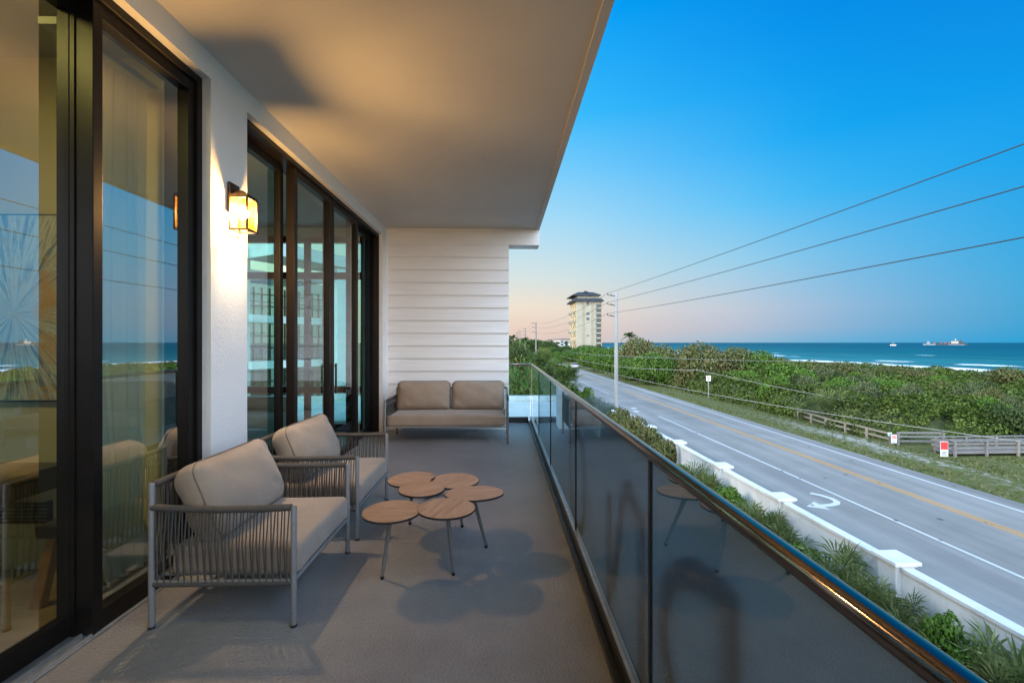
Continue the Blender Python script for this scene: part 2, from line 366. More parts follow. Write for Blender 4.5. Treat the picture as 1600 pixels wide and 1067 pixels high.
def sea_mat():
    m = mat('sea_water', (.01, .13, .17), .55, 0, .06); t = NT(m); v = t.coord('Object'); sp = t.new('ShaderNodeSeparateXYZ'); t.link(v, sp.inputs[0])
    vs = t.coord('Object', (1, .22, 1)); n1 = t.noise(vs, .045, 5, .6); n2 = t.noise(vs, .35, 5, .65)
    far = t.new('ShaderNodeMapRange'); t.link(sp.outputs[0], far.inputs[0]); far.inputs['From Min'].default_value = 130; far.inputs['From Max'].default_value = 900
    deep = t.ramp(far.outputs[0], [(0, (.07, .19, .19)), (.12, (.02, .15, .165)), (.35, (.004, .10, .125)), (1, (.002, .075, .108))])
    c = t.mix(t.math('MULTIPLY', t.math('SUBTRACT', n1, .40), 3.2, True), deep, t.mix(.55, deep, (.003, .035, .055)))
    c = t.mix(t.math('MULTIPLY', t.math('SUBTRACT', n2, .56), 3, True), c, t.mix(.5, c, (.05, .20, .22)))
    # breaking water: bands parallel to the shore, broken along it
    wob = t.math('MULTIPLY', t.math('SUBTRACT', t.noise(t.coord('Object', (.25, 1, 1)), .022, 4, .6), .5), 26)
    foam = None
    for s0, wd, thr, seed in ((150, 17, .40, 0), (180, 15, .36, 67), (222, 10, .47, 90), (271, 9, .52, 140), (345, 9, .58, 190)):
        dist = t.math('ABSOLUTE', t.math('SUBTRACT', t.math('ADD', sp.outputs[0], wob), s0))
        band = t.math('SUBTRACT', 1.0, t.math('DIVIDE', dist, wd), True)
        mp = t.new('ShaderNodeMapping'); mp.inputs['Location'].default_value = (seed, seed * 3.1, 0); mp.inputs['Scale'].default_value = (.2, 1, 1); t.link(v, mp.inputs[0])
        br = t.math('MULTIPLY', t.math('SUBTRACT', t.noise(mp.outputs[0], .02, 3, .5), thr), 9, True)
        f = t.math('MULTIPLY', band, br)
        foam = f if foam is None else t.math('MAXIMUM', foam, f)
    tex = t.noise(t.coord('Object', (1, .4, 1)), .9, 5, .7)
    fo = t.math('MULTIPLY', t.math('SUBTRACT', t.math('ADD', foam, t.math('MULTIPLY', tex, .5)), .55), 3.2, True)
    t.col(t.mix(fo, c, (.80, .84, .86)))
    t.bump(t.math('ADD', n2, t.math('MULTIPLY', n1, 2)), .5, .5)
    return m
T_ = [-3000, -300, 0, 60, 150, 300, 600, 1500, 5000, 60000]
o = quad_sheet('sea', [128, 200, 300, 500, 1000, 3000, 12000, 60000], None, T_, None, -3.0, sea_mat())

# ------------------------------------------------------------------ balcony structure
C, XS, XW, YE = 3.354, .62, -1.93, 7.29            # ceiling, slab edge, wall face, end wall
XF = -2.08                                          # glass line
def struct(name, mb, m, bevel=0): o = mb.build(name, m, bevel=bevel); return tag(o, kind='structure')
struct('balcony_floor', MB().box(-1.99, .60, -3.5, 7.93, -.32, 0), deck_m)
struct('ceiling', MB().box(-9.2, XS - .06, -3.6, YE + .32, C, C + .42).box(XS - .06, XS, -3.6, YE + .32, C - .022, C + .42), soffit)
struct('beam', MB().box(-1.93, XS - .002, YE, YE + .318, C - .275, C - .001), siding_m)
PLX = .107
mb = MB()
nb = 13; bh = 3.082 / nb * 1.0
for i in range(15):
    z1 = C - .277 - i * .2105; z0 = max(z1 - .2105, 0.0)
    if z1 <= 0.01: break
    # lap: the lower edge of each board stands a little proud
    mb.prism([(XW, YE + .004, z1), (XW, YE - .023, z0 + .012), (XW, YE - .023, z0), (XW, YE + .30, z0), (XW, YE + .30, z1)], (PLX - XW, 0, 0))
o = struct('end_wall', mb, siding_m)
o = struct('corner_trim', MB().box(XW - .002, XW + .035, YE - .03, YE - .0165, 0, C - .277), siding_m)
# stucco wall with two door openings
HD = 3.19
A0, A1, B0, B1 = -3.4, 2.925, 3.335, 7.06
mb = MB()
mb.box(-2.25, XW, A1, B0, 0, HD).box(-2.25, XW, B1, YE + .3, 0, HD).box(-2.25, XW, -3.5, YE + .3, HD, C - .002).box(-2.25, XW, -3.5, A0, 0, HD)
struct('facade_wall', mb, stucco)
struct('door_sill', MB().box(-2.3, -1.99, A0, A1, -.3, -.004).box(-2.3, -1.99, B0, B1, -.3, -.004).box(-2.3, -1.99, A1, B0, -.3, -.006), noisy('sill_coating', (.25, .235, .22), (.32, .30, .28), 3, .6, 80, .3, .004))
# everything round the balcony: storey below, rooms behind
struct('building_body', MB().box(-9.2, -.4, -12, YE + .3, GZ, -.33).box(-9.2, XS, -12, YE + .3, C + .43, C + 4.0).box(-9.2, XS, -12, -3.61, -.33, C + .425), stucco)
struct('room_floor', MB().box(-9, -2.3, -3.4, YE + .3, -.3, -.03), floorwood)
pw = noisy('room_plaster', (.55, .46, .28), (.60, .50, .31), 1, .8)
pw2 = noisy('room_plaster_pale', (.58, .58, .55), (.64, .63, .60), 1, .8)
struct('room_wall', MB().box(-9, -2.25, 2.985, 3.15, -.03, C).box(-9.1, -9, -3.4, 3.0, -.03, C).box(-9, -2.25, -3.5, -3.4, -.03, C), pw)
struct('room_wall', MB().box(-9.1, -9, 3.15, YE + .3, -.03, C).box(-9, -2.25, 3.152, 3.17, -.03, C - .001), pw2)

# ------------------------------------------------------------------ doors
g_door = glass('door_glass', (.80, .97, .84), .38)
g_door2 = glass('door_glass_tinted', (.50, .86, .80), .24)
g_room = glass('room_window_glass', (.62, .88, .86), .06)
def panel(parent, x, y0, y1, z0, z1, st, th, gm, rail=.09, top=.07, handle=None):
    f = MB().box(x - th, x + th, y0, y0 + st, z0, z1).box(x - th, x + th, y1 - st, y1, z0, z1).box(x - th + .002, x + th - .002, y0 + st, y1 - st, z0, z0 + rail).box(x - th + .002, x + th - .002, y0 + st, y1 - st, z1 - top, z1)
    fr = f.build('door_panel', bronze, parent, 'world', bevel=.003)
    MB().box(x - .006, x + .006, y0 + st - .01, y1 - st + .01, z0 + rail - .01, z1 - top + .01).build('pane', gm, fr, 'world')
    if handle:
        for y in handle:
            MB().box(x + th, x + th + .03, y - .012, y + .012, 1.16, 1.175).box(x + th, x + th + .03, y - .012, y + .012, .87, .885).box(x + th + .022, x + th + .04, y - .014, y + .014, .84, 1.20).build('handle', black_metal, fr, 'world', bevel=.003)
def door(name, label, y0, y1):
    t = thing(name, label, 'door', (XF, (y0 + y1) / 2, 0))
    MB().box(-2.2, -1.985, y0, y0 + .045, .0, HD).box(-2.2, -1.985, y1 - .045, y1, .0, HD).box(-2.2, -1.985, y0 + .045, y1 - .045, HD - .05, HD - .002).build('door_frame', bronze, t, 'world', bevel=.003)
    mb = MB()
    for x in (-2.165, -2.06, -2.012): mb.box(x - .006, x + .006, y0 + .046, y1 - .046, -.003, .022)
    mb.box(-2.19, -1.995, y0 + .046, y1 - .046, -.003, .006)
    mb.build('track', alu, t, 'world')
    return t
dA = door('sliding_door', 'tall dark bronze sliding glass door nearest the camera, curtain and painting behind it', A0, A1)
panel(dA, -2.14, -1.2, 2.235, .012, HD - .055, .07, .03, g_door, .10)
panel(dA, -2.045, 2.175, A1 - .05, .012, HD - .055, .052, .042, g_door, .10)
MB().box(-2.1085, -2.088, 2.168, 2.20, .012, HD - .056).build('interlock', bronze, dA, 'world')
dB = door('sliding_door', 'dark bronze sliding glass door with four tall panels between the wall lamp and the white siding', B0, B1)
panel(dB, -2.14, B0 + .05, 4.24, .012, HD - .055, .06, .03, g_door2)
panel(dB, -2.045, 4.24, 5.16, .012, HD - .055, .07, .04, g_door2, handle=(5.12,))
panel(dB, -2.045, 5.17, 6.10, .012, HD - .055, .07, .04, g_door2, handle=(5.21,))
panel(dB, -2.14, 6.08, B1 - .05, .012, HD - .055, .07, .03, g_door2)

# ------------------------------------------------------------------ room behind the first door
def art():
    m = mat('abstract_canvas', (.4, .42, .45), .55); t = NT(m); v = t.coord('Object'); sp = t.new('ShaderNodeSeparateXYZ'); t.link(v, sp.inputs[0])
    ang = t.math('ARCTAN2', t.math('SUBTRACT', sp.outputs[2], -.05), t.math('SUBTRACT', sp.outputs[0], .28))
    rad = t.math('SQRT', t.math('ADD', t.math('MULTIPLY', t.math('SUBTRACT', sp.outputs[0], .28), t.math('SUBTRACT', sp.outputs[0], .28)), t.math('MULTIPLY', sp.outputs[2], sp.outputs[2])))
    cb = t.new('ShaderNodeCombineXYZ'); t.link(t.math('MULTIPLY', ang, 5.0), cb.inputs[0]); t.link(t.math('MULTIPLY', rad, 1.2), cb.inputs[1])
    n = t.noise(cb.outputs[0], 2.2, 7, .65, .4); n2 = t.noise(v, 3.2, 6, .7, .5)
    c = t.ramp(n, [(.25, (.05, .06, .09)), (.42, (.20, .23, .30)), (.52, (.62, .62, .62)), (.62, (.32, .30, .27)), (.75, (.75, .74, .72))])
    c = t.mix(t.math('MULTIPLY', t.math('ADD', t.math('SUBTRACT', n2, .56), t.math('MULTIPLY', sp.outputs[0], .09)), 8, True), c, (.62, .34, .04))
    t.col(c); t.bump(t.math('ADD', n, n2), .5, .02); return m
pt = thing('painting', 'large abstract painting with rays and gold on the room wall, seen through the nearest glass', 'painting', (-3.51, 2.96, 1.69))
MB().box(-.72, .61, .008, .022, -.64, .61).build('picture_frame', black_metal, pt)
MB().box(-.705, .595, -.014, .0078, -.625, .595).build('canvas', art(), pt)
cons = thing('media_console', 'dark long floating shelf over a pale base with a slatted vent, inside the nearest room', 'console', (-4.2, 2.9, 0))
MB().box(-7.0, -2.9, 2.55, 2.98, .50, .645).build('shelf_top', mat('dark_lacquer', (.015, .014, .013), .15), cons, 'world', bevel=.004)
MB().box(-7.0, -2.9, 2.90, 2.98, -.028, .18).box(-7, -2.9, 2.905, 2.98, .183, .498).build('base_panel', noisy('pale_panel', (.42, .33, .2), (.48, .38, .24), 2, .6), cons, 'world', bevel=.003)
mb = MB(); 
for k in range(6): mb.box(-3.42, -2.95, 2.885, 2.903, .275 + k * .024, .287 + k * .024)
mb.box(-3.44, -3.42, 2.885, 2.903, .265, .42).box(-2.95, -2.93, 2.885, 2.903, .265, .42)
mb.build('vent_grille', black_metal, cons, 'world')
# lounge chair whose wooden foot shows under the curtain edge
lc = thing('wooden_stool', 'dark stool with angled wooden legs behind the curtain of the nearest room', 'stool', (-2.46, 2.62, -.03))
lm = wood('teak_leg', [(.22, .09, .03), (.34, .15, .05), (.4, .2, .08)], (3, 3, 3), .35)
dk = mat('dark_leather', (.02, .017, .015), .4)
for y in (-.16, .16):
    MB().prism([(-.16, y, 0), (-.10, y, 0), (-.01, y, .40), (-.06, y, .40)], (0, .05, 0)).build('leg', lm, lc, bevel=.004)
    MB().prism([(.075, y, 0), (.04, y, 0), (.02, y, .40), (.06, y, .40)], (0, .05, 0)).build('leg', lm, lc, bevel=.004)
MB().box(-.09, .075, -.2, .26, .401, .48).build('seat', dk, lc, bevel=.02)

def curtain():
    mb = MB(); ny, nz = 150, 40; vs = []
    for j in range(nz + 1):
        z = .02 + 3.06 * j / nz; q = j / nz
        for i in range(ny + 1):
            u = i / ny; y = 2.36 + .53 * u
            # the free edge is drawn in towards its hem
            y += (1 - u) * .22 * max(0, (1 - q * 2.4)) ** 1.3
            x = -2.33 + .014 * math.sin(u * 50 + 1.2 * math.sin(u * 9)) * (.7 + .3 * q) + .022 * math.sin(u * 17 + 1 + q * 1.3) + .02 * (1 - q) * math.sin(u * 7 + 2)
            vs.append((x, y, z))
    mb.add(vs, [(j * (ny + 1) + i, j * (ny + 1) + i + 1, (j + 1) * (ny + 1) + i + 1, (j + 1) * (ny + 1) + i) for j in range(nz) for i in range(ny)], True)
    m = mat('sheer_curtain', (.72, .72, .66), .9, 0, .1); t = NT(m)
    tl = t.new('ShaderNodeBsdfTranslucent'); tl.inputs[0].default_value = (.72, .72, .66, 1); tr = t.new('ShaderNodeBsdfTransparent')
    a = t.new('ShaderNodeMixShader'); a.inputs[0].default_value = .55; t.link(t.b.outputs[0], a.inputs[1]); t.link(tl.outputs[0], a.inputs[2])
    b = t.new('ShaderNodeMixShader'); b.inputs[0].default_value = .05; t.link(a.outputs[0], b.inputs[1]); t.link(tr.outputs[0], b.inputs[2]); t.link(b.outputs[0], t.o.inputs[0])
    o = mb.build('curtain', m, fix=False); tag(o, 'pale sheer curtain hanging in folds behind the narrow pane by the white pier', 'curtain')
curtain()
cr2 = tag(MB().box(-2.40, -2.27, 2.3, 2.92, 3.09, 3.13).build('curtain_track', white_paint, bevel=.004), 'white curtain track on the ceiling above the sheer curtain', 'curtain track')
# lit ceiling lights of the nearest room
def emis(name, col, st):
    m = bpy.data.materials.new(name); m.use_nodes = True; t = NT(m); t.n.remove(t.b); e = t.new('ShaderNodeEmission'); e.inputs[0].default_value = (*col, 1); e.inputs[1].default_value = st; t.link(e.outputs[0], t.o.inputs[0]); return m
rl = thing('ceiling_light', 'warm lit round ceiling light inside the nearest room', 'ceiling light', (-2.75, 1.35, C))
MB().lathe([(.0, -.005), (.22, -.005), (.24, -.03), (.24, 0)], n=28).build('housing', white_paint, rl)
MB().lathe([(.0, -.05), (.19, -.045), (.205, -.0301)], n=28).build('diffuser', emis('room_light', (1, .70, .22), 100), rl)

# ------------------------------------------------------------------ second room: sofa and the window wall at its far end
rs = thing('indoor_sofa', 'grey green sofa inside the second room, behind the glass by the wall lamp', 'sofa', (-3.6, 5.5, -.03))
sf = fabric('grey_upholstery', (.16, .16, .14), (.24, .235, .21))
def cushion(w, d, h, r=.05, puff=.0, n=14, axis=2, wr=.0, seed=0):
    """rounded, slightly puffed box, centred; w,d,h along x,y,z; puff along `axis`"""
    b = bmesh.new(); bmesh.ops.create_cube(b, size=2); bmesh.ops.subdivide_edges(b, edges=b.edges, cuts=n, use_grid_fill=True)
    hs = Vector((w / 2, d / 2, h / 2)); rr = random.Random(seed); ph = [rr.uniform(0, 6.3) for _ in range(8)]
    for v in b.verts:
        p = Vector([math.copysign(abs(c) ** .62, c) * k for c, k in zip(v.co, hs)])
        q = Vector([max(-(k - r), min(k - r, c)) for c, k in zip(p, hs)]); dd = p - q
        if dd.length > 1e-6: p = q + dd.normalized() * r
        o = [i for i in range(3) if i != axis]; u, vv = p[o[0]] / hs[o[0]], p[o[1]] / hs[o[1]]
        bul = max(0, (1 - abs(u) ** 2.4)) * max(0, (1 - abs(vv) ** 2.4))
        p[axis] += math.copysign(1, p[axis]) * puff * bul * min(1, abs(p[axis]) / max(hs[axis] - r, .01))
        # sides draw in a little between the corners
        p[o[0]] *= 1 - .025 * (1 - vv * vv) * (puff > 0); p[o[1]] *= 1 - .03 * (1 - u * u) * (puff > 0)
        if wr: p[axis] += wr * (math.sin(u * 5 + ph[0] + 2 * vv) * math.sin(vv * 4 + ph[1]) + .6 * math.sin(u * 11 + ph[2]) * math.sin(vv * 9 + ph[3] + u * 3)) * (.3 + .7 * abs(u * vv) ** .5)
        v.co = p
    me = bpy.data.meshes.new('cushion'); b.to_mesh(me); b.free(); me.polygons.foreach_set('use_smooth', [True] * len(me.polygons)); return me
def cush(name, me, m, parent, loc, rot=(0, 0, 0)):
    o = link(name, me, m, parent); o.location = loc; o.rotation_euler = rot; return o
cush('seat', cushion(.95, 2.0, .26, .06, .02), sf, rs, (0, 0, .33)); cush('backrest', cushion(.28, 2.0, .5, .1, .03, axis=0), sf, rs, (-.42, 0, .62))
cush('armrest', cushion(.95, .22, .5, .09, .0), sf, rs, (0, -1.1, .42)); cush('armrest', cushion(.95, .22, .5, .09, .0), sf, rs, (0, 1.1, .42))
for y in (-.55, .2): cush('throw_pillow', cushion(.16, .5, .42, .07, .04, axis=0), fab, rs, (-.2, y, .68), (0, -.3, 0))
for x in (-.4, .4):
    for y in (-1.05, 1.05): MB().path([(x, y, 0), (x, y, .2)], .02).build('leg', black_metal, rs)
ww = thing('window_wall', 'glazed wall with dark transoms at the far end of the second room', 'window', (-5.5, YE + .05, 0))
ZT, ZB = 2.56, .66
mb = MB()
for z, hgt in ((3.16, .10), (ZT, .11), (ZB, .11), (.03, .12)): mb.box(-9, -2.26, YE + .02, YE + .12, z - hgt / 2, z + hgt / 2)
for x in (-9, -7.6, -6.15, -4.7, -3.3, -2.36): mb.box(x, x + .08, YE + .021, YE + .119, -.03, 3.2)
mb.build('mullions', bronze, ww, 'world')
MB().box(-9, -2.26, YE + .065, YE + .075, -.02, 3.2).build('pane', g_room, ww, 'world')
struct('room_lintel', MB().box(-9, -2.252, YE, YE + .3, 3.211, C - .001), pw2)
# ------------------------------------------------------------------ neighbouring wing, seen through the second room
nb_ = thing('apartment_wing', 'white wing of the building with slab bands and gridded glass, seen through the second room', 'building', pix(440, 35))
pA, pB = pix(383, 31, 0), pix(521, 37.5, 0)
def along(a, b, f): return a + (b - a) * f
for zc in (3.1, -.22, -3.5, 6.6): pass
mb = MB()
for z in (-.45, 2.9, -3.8): mb.obox(pA, pB, 1.6, .52, z)
mb.build('slab_band', white_paint, nb_, 'world')
nrm = Vector((-(pB - pA).y, (pB - pA).x, 0)).normalized(); bk = nrm * 1.3 if nrm.y > 0 else nrm * -1.3
mb = MB(); mb.obox(pA + bk, pB + bk, .06, 12.2, GZ); mb.build('glazing', glass('wing_glass', (.30, .42, .42), .25), nb_, 'world')
mb = MB()
for k in range(13): p = along(pA, pB, k / 12) + bk * .9; mb.obox(p, p + (pB - pA).normalized() * .09, .09, 11.4, GZ)
for z in (1.0, 1.9, 4.2, 5.1, -1.6, -2.6): mb.obox(pA + bk * .9, pB + bk * .9, .07, .08, z)
for z in (.07, 3.42): mb.obox(pA - bk * .5, pB - bk * .5, .05, .05, z + .95)
mb.build('mullions', bronze, nb_, 'world')
mb = MB(); mb.obox(pA - bk * 1.2, pB - bk * 1.2, 3.4, .9, 7.4); mb.obox(pA + bk * 3, pB + bk * 3, 5, .35, 6.6); mb.build('roof', white_paint, nb_, 'world')
mb = MB(); q0, q1 = pix(519, 34.5, 0), pix(537, 35.5, 0); mb.obox(q0, q1, 1.2, 13.1, GZ); mb.build('siding_tower', siding_m, nb_, 'world')
mb = MB(); mb.obox(pix(470, 30, 0), pix(560, 30, 0), 4, 2.6, GZ); mb.build('podium', white_paint, nb_, 'world')
pl = pix(545, 27.9, -2.6); MB().box(pl.x - .1, pl.x + .1, pl.y - .1, pl.y, pl.z, pl.z + .25).build('wall_light', emis('wing_light', (1, .75, .4), 14), nb_, 'world')
mb = MB(); c0 = pix(384, 30.9, 0); mb.box(c0.x - .5, c0.x + .15, c0.y - .3, c0.y + .3, GZ, 8.2); mb.build('column', white_paint, nb_, 'world')

# ------------------------------------------------------------------ low white roof just past the balcony end
lr = thing('lower_roof', 'white parapet and low flat roof just beyond the end of the balcony', 'roof', (-1, 11.6, GZ))
MB().box(-8, 1.18, 9.6, 13.6, GZ, -.50).build('wall', mat('shaded_render', (.12, .12, .12), .8), lr, 'world')  # shade below the white roof edge is put into this dark wall colour
MB().box(-8, 1.26, 9.55, 13.7, -.498, -.36).build('roof', white_paint, lr, 'world', bevel=.01)
MB().box(-8, 1.30, 9.5, 9.8, -.358, -.24).box(1.02, 1.30, 9.8, 13.4, -.358, -.24).box(-8, 1.30, 13.4, 13.75, -.358, -.22).build('parapet', white_paint, lr, 'world', bevel=.01)

# ------------------------------------------------------------------ glass railing
g_rail = glass('railing_glass_tinted', (.12, .19, .21), .30, 0, .15, (.84, .94, 1.0))
def screened():
    # dark privacy mesh laminated in the glass: a little light scatters through it
    t = NT(g_rail); mx2 = t.o.inputs[0].links[0].from_node; m1 = mx2.inputs[1].links[0].from_node
    tl = t.new('ShaderNodeBsdfTranslucent'); tl.inputs[0].default_value = (.13, .22, .25, 1)
    mm = t.new('ShaderNodeMixShader'); mm.inputs[0].default_value = .22; tr = m1.inputs[1].links[0].from_socket
    t.link(tr, mm.inputs[1]); t.link(tl.outputs[0], mm.inputs[2]); t.link(mm.outputs[0], m1.inputs[1])
screened()
g_clear = glass('railing_glass_clear', (.62, .80, .80), .05)
ra = thing('railing', 'glass balcony railing with round bronze handrail and black bottom channel', 'railing', (.53, 2.5, 0))
RX, RZ = .53, 1.048
MB().path([(RX, -1.6, RZ), (RX, 7.84, RZ), (RX - .02, 7.88, RZ), (-1.9, 7.88, RZ)], .0215, 20).build('handrail', rail_metal, ra, 'world')
ys = [-1.62, -.045, 1.53, 3.10, 4.73, 6.25, 7.86]
for i in range(6):
    g = g_clear if i == 5 else g_rail
    MB().box(RX - .006, RX + .006, ys[i] + .012, ys[i + 1] - .012, .055, RZ - .02).build('glass_panel', g, ra, 'world')
MB().box(-1.9, RX - .03, 7.874, 7.886, .055, RZ - .02).build('glass_panel', g_clear, ra, 'world')
for y in ys[1:-1]: MB().box(RX - .011, RX + .011, y - .0115, y + .0115, .05, RZ - .018).build('joint_gasket', black_metal, ra, 'world')
mb = MB(); mb.box(.468, .50, -3.4, 7.9, .002, .035).box(.5005, .585, -3.4, 7.9, .002, .105)
mb.build('bottom_channel', black_metal, ra, 'world', bevel=.004)
MB().box(.507, .523, -3.4, 7.86, .1055, .112).build('channel_trim', alu, ra, 'world')
MB().box(-1.9, .466, 7.84, 7.92, .002, .10).build('end_channel', black_metal, ra, 'world', bevel=.004)
MB().path([(RX, 7.86, .1), (RX, 7.86, RZ - .02)], .009, 8).build('corner_clip', alu, ra, 'world')
# big cut-out letters fixed to the outside of the railing: their backs show through the tinted glass
def letter(strokes, wd, y0, label):
    mb = MB()
    for st in strokes:
        P = [Vector((.5385, y0 + a, b)) for a, b in st]
        vs = []
        for i, p in enumerate(P):
            d = (P[min(i + 1, len(P) - 1)] - P[max(i - 1, 0)]).normalized(); n = Vector((0, -d.z, d.y)) * wd / 2
            vs += [p + n, p - n, p + n + Vector((.03, 0, 0)), p - n + Vector((.03, 0, 0))]
        fs = []
        for i in range(len(P) - 1):
            a, b = 4 * i, 4 * i + 4; fs += [(a, a + 1, b + 1, b), (a + 2, b + 2, b + 3, a + 3), (a, b, b + 2, a + 2), (a + 1, a + 3, b + 3, b + 1)]
        fs += [(0, 2, 3, 1), (len(vs) - 4, len(vs) - 3, len(vs) - 1, len(vs) - 2)]
        mb.add(vs, fs)
    o = mb.build('sign_letter', mat('letter_dark', (.045, .05, .052), .6)); tag(o, label, 'sign letter', 'letters on the outside of the railing')
EL = lambda cy, cz, ry, rz, a0, a1, n=20: [(cy + ry * math.cos(R(a0 + (a1 - a0) * i / n)), cz + rz * math.sin(R(a0 + (a1 - a0) * i / n))) for i in range(n + 1)]
letter([EL(.3, .5, .3, .35, 0, 360, 32)], .09, 2.75, 'dark round letter seen through the tinted glass, farthest of the three')
letter([[(.0, .1), (.0, .82)], EL(.16, .62, .16, .22, 175, 60, 10) + [(.42, .3)], [(.5, .12), (.5, .72)]], .08, 1.62 + .0, 'dark angular letter with a slanting stroke seen through the middle tinted glass pane')
letter([[(0, .1), (0, .85)], EL(0, .55, .42, .3, 95, -60, 14), [(.02, .42), (.4, .12)]], .085, .98, 'dark letter with an arch and a leg seen through the nearest tinted glass pane')

# ------------------------------------------------------------------ wall lamp (lit)
LX, LY, LZ = -1.85, 3.15, 2.355
lt = thing('wall_lamp', 'lit square bronze lantern with amber seeded glass on the white pier', 'wall lamp', (XW, LY, 2.35))
MB().box(XW, XW + .022, LY - .055, LY + .055, 2.36, 2.575).build('backplate', brass_b, lt, 'world', bevel=.003)
MB().box(XW + .022, LX + .01, LY - .018, LY + .018, 2.495, 2.525).build('arm', brass_b, lt, 'world', bevel=.003)
hx = .06; z0, z1 = 2.235, 2.474
mb = MB()
for sxx in (-1, 1):
    for sy in (-1, 1): mb.box(LX + sxx * hx - .006, LX + sxx * hx + .006, LY + sy * hx - .006, LY + sy * hx + .006, z0, z1)
for z in (z0, z1 - .012):
    mb.box(LX - hx + .006, LX + hx - .006, LY - hx - .005, LY - hx + .005, z, z + .012).box(LX - hx + .006, LX + hx - .006, LY + hx - .005, LY + hx + .005, z, z + .012)
    mb.box(LX - hx - .005, LX - hx + .005, LY - hx + .006, LY + hx - .006, z, z + .012).box(LX + hx - .005, LX + hx + .005, LY - hx + .006, LY + hx - .006, z, z + .012)
mb.build('lantern_frame', brass_b, lt, 'world')
MB().box(LX - .063, LX + .063, LY - .063, LY + .063, z1 + .0005, z1 + .016).box(LX - .035, LX + .035, LY - .035, LY + .035, z1 + .0165, z1 + .028).build('lantern_roof', brass_b, lt, 'world', bevel=.002)
def seeded():
    m = bpy.data.materials.new('seeded_glass'); m.use_nodes = True; t = NT(m); t.n.remove(t.b); v = t.coord('Object')
    tr = t.new('ShaderNodeBsdfTransparent'); tr.inputs[0].default_value = (.96, .82, .56, 1)
    df = t.new('ShaderNodeBsdfTranslucent'); df.inputs[0].default_value = (1, .44, .05, 1)
    n = t.noise(v, 60, 3, .7); f = t.math('ADD', t.math('MULTIPLY', n, .045), .012)
    mx = t.new('ShaderNodeMixShader'); t.link(f, mx.inputs[0]); t.link(tr.outputs[0], mx.inputs[1]); t.link(df.outputs[0], mx.inputs[2]); t.link(mx.outputs[0], t.o.inputs[0]); return m
sg = seeded(); k = hx
for a in (-1, 1):
    MB().box(LX + a * k - .0015, LX + a * k + .0015, LY - k + .006, LY + k - .006, z0 + .012, z1 - .012).build('glass_side', sg, lt, 'world')
    MB().box(LX - k + .006, LX + k - .006, LY + a * k - .0015, LY + a * k + .0015, z0 + .012, z1 - .012).build('glass_side', sg, lt, 'world')
MB().lathe([(.0, .055), (.012, .053), (.014, .03)], (LX, LY, LZ + .05), 12).lathe([(.013, 0.03), (.013, .07)], (LX, LY, LZ + .05), 12).build('socket', brass_b, lt, 'world')
LAMP = 1.0
MB().lathe([(0, -.04), (.018, -.036), (.032, -.018), (.037, .002), (.032, .02), (.018, .038), (.011, .05), (0, .051)], (LX, LY, LZ + .01), 18).build('bulb', emis('bulb_glow', (1, .73, .46), 2150 * LAMP), lt, 'world')

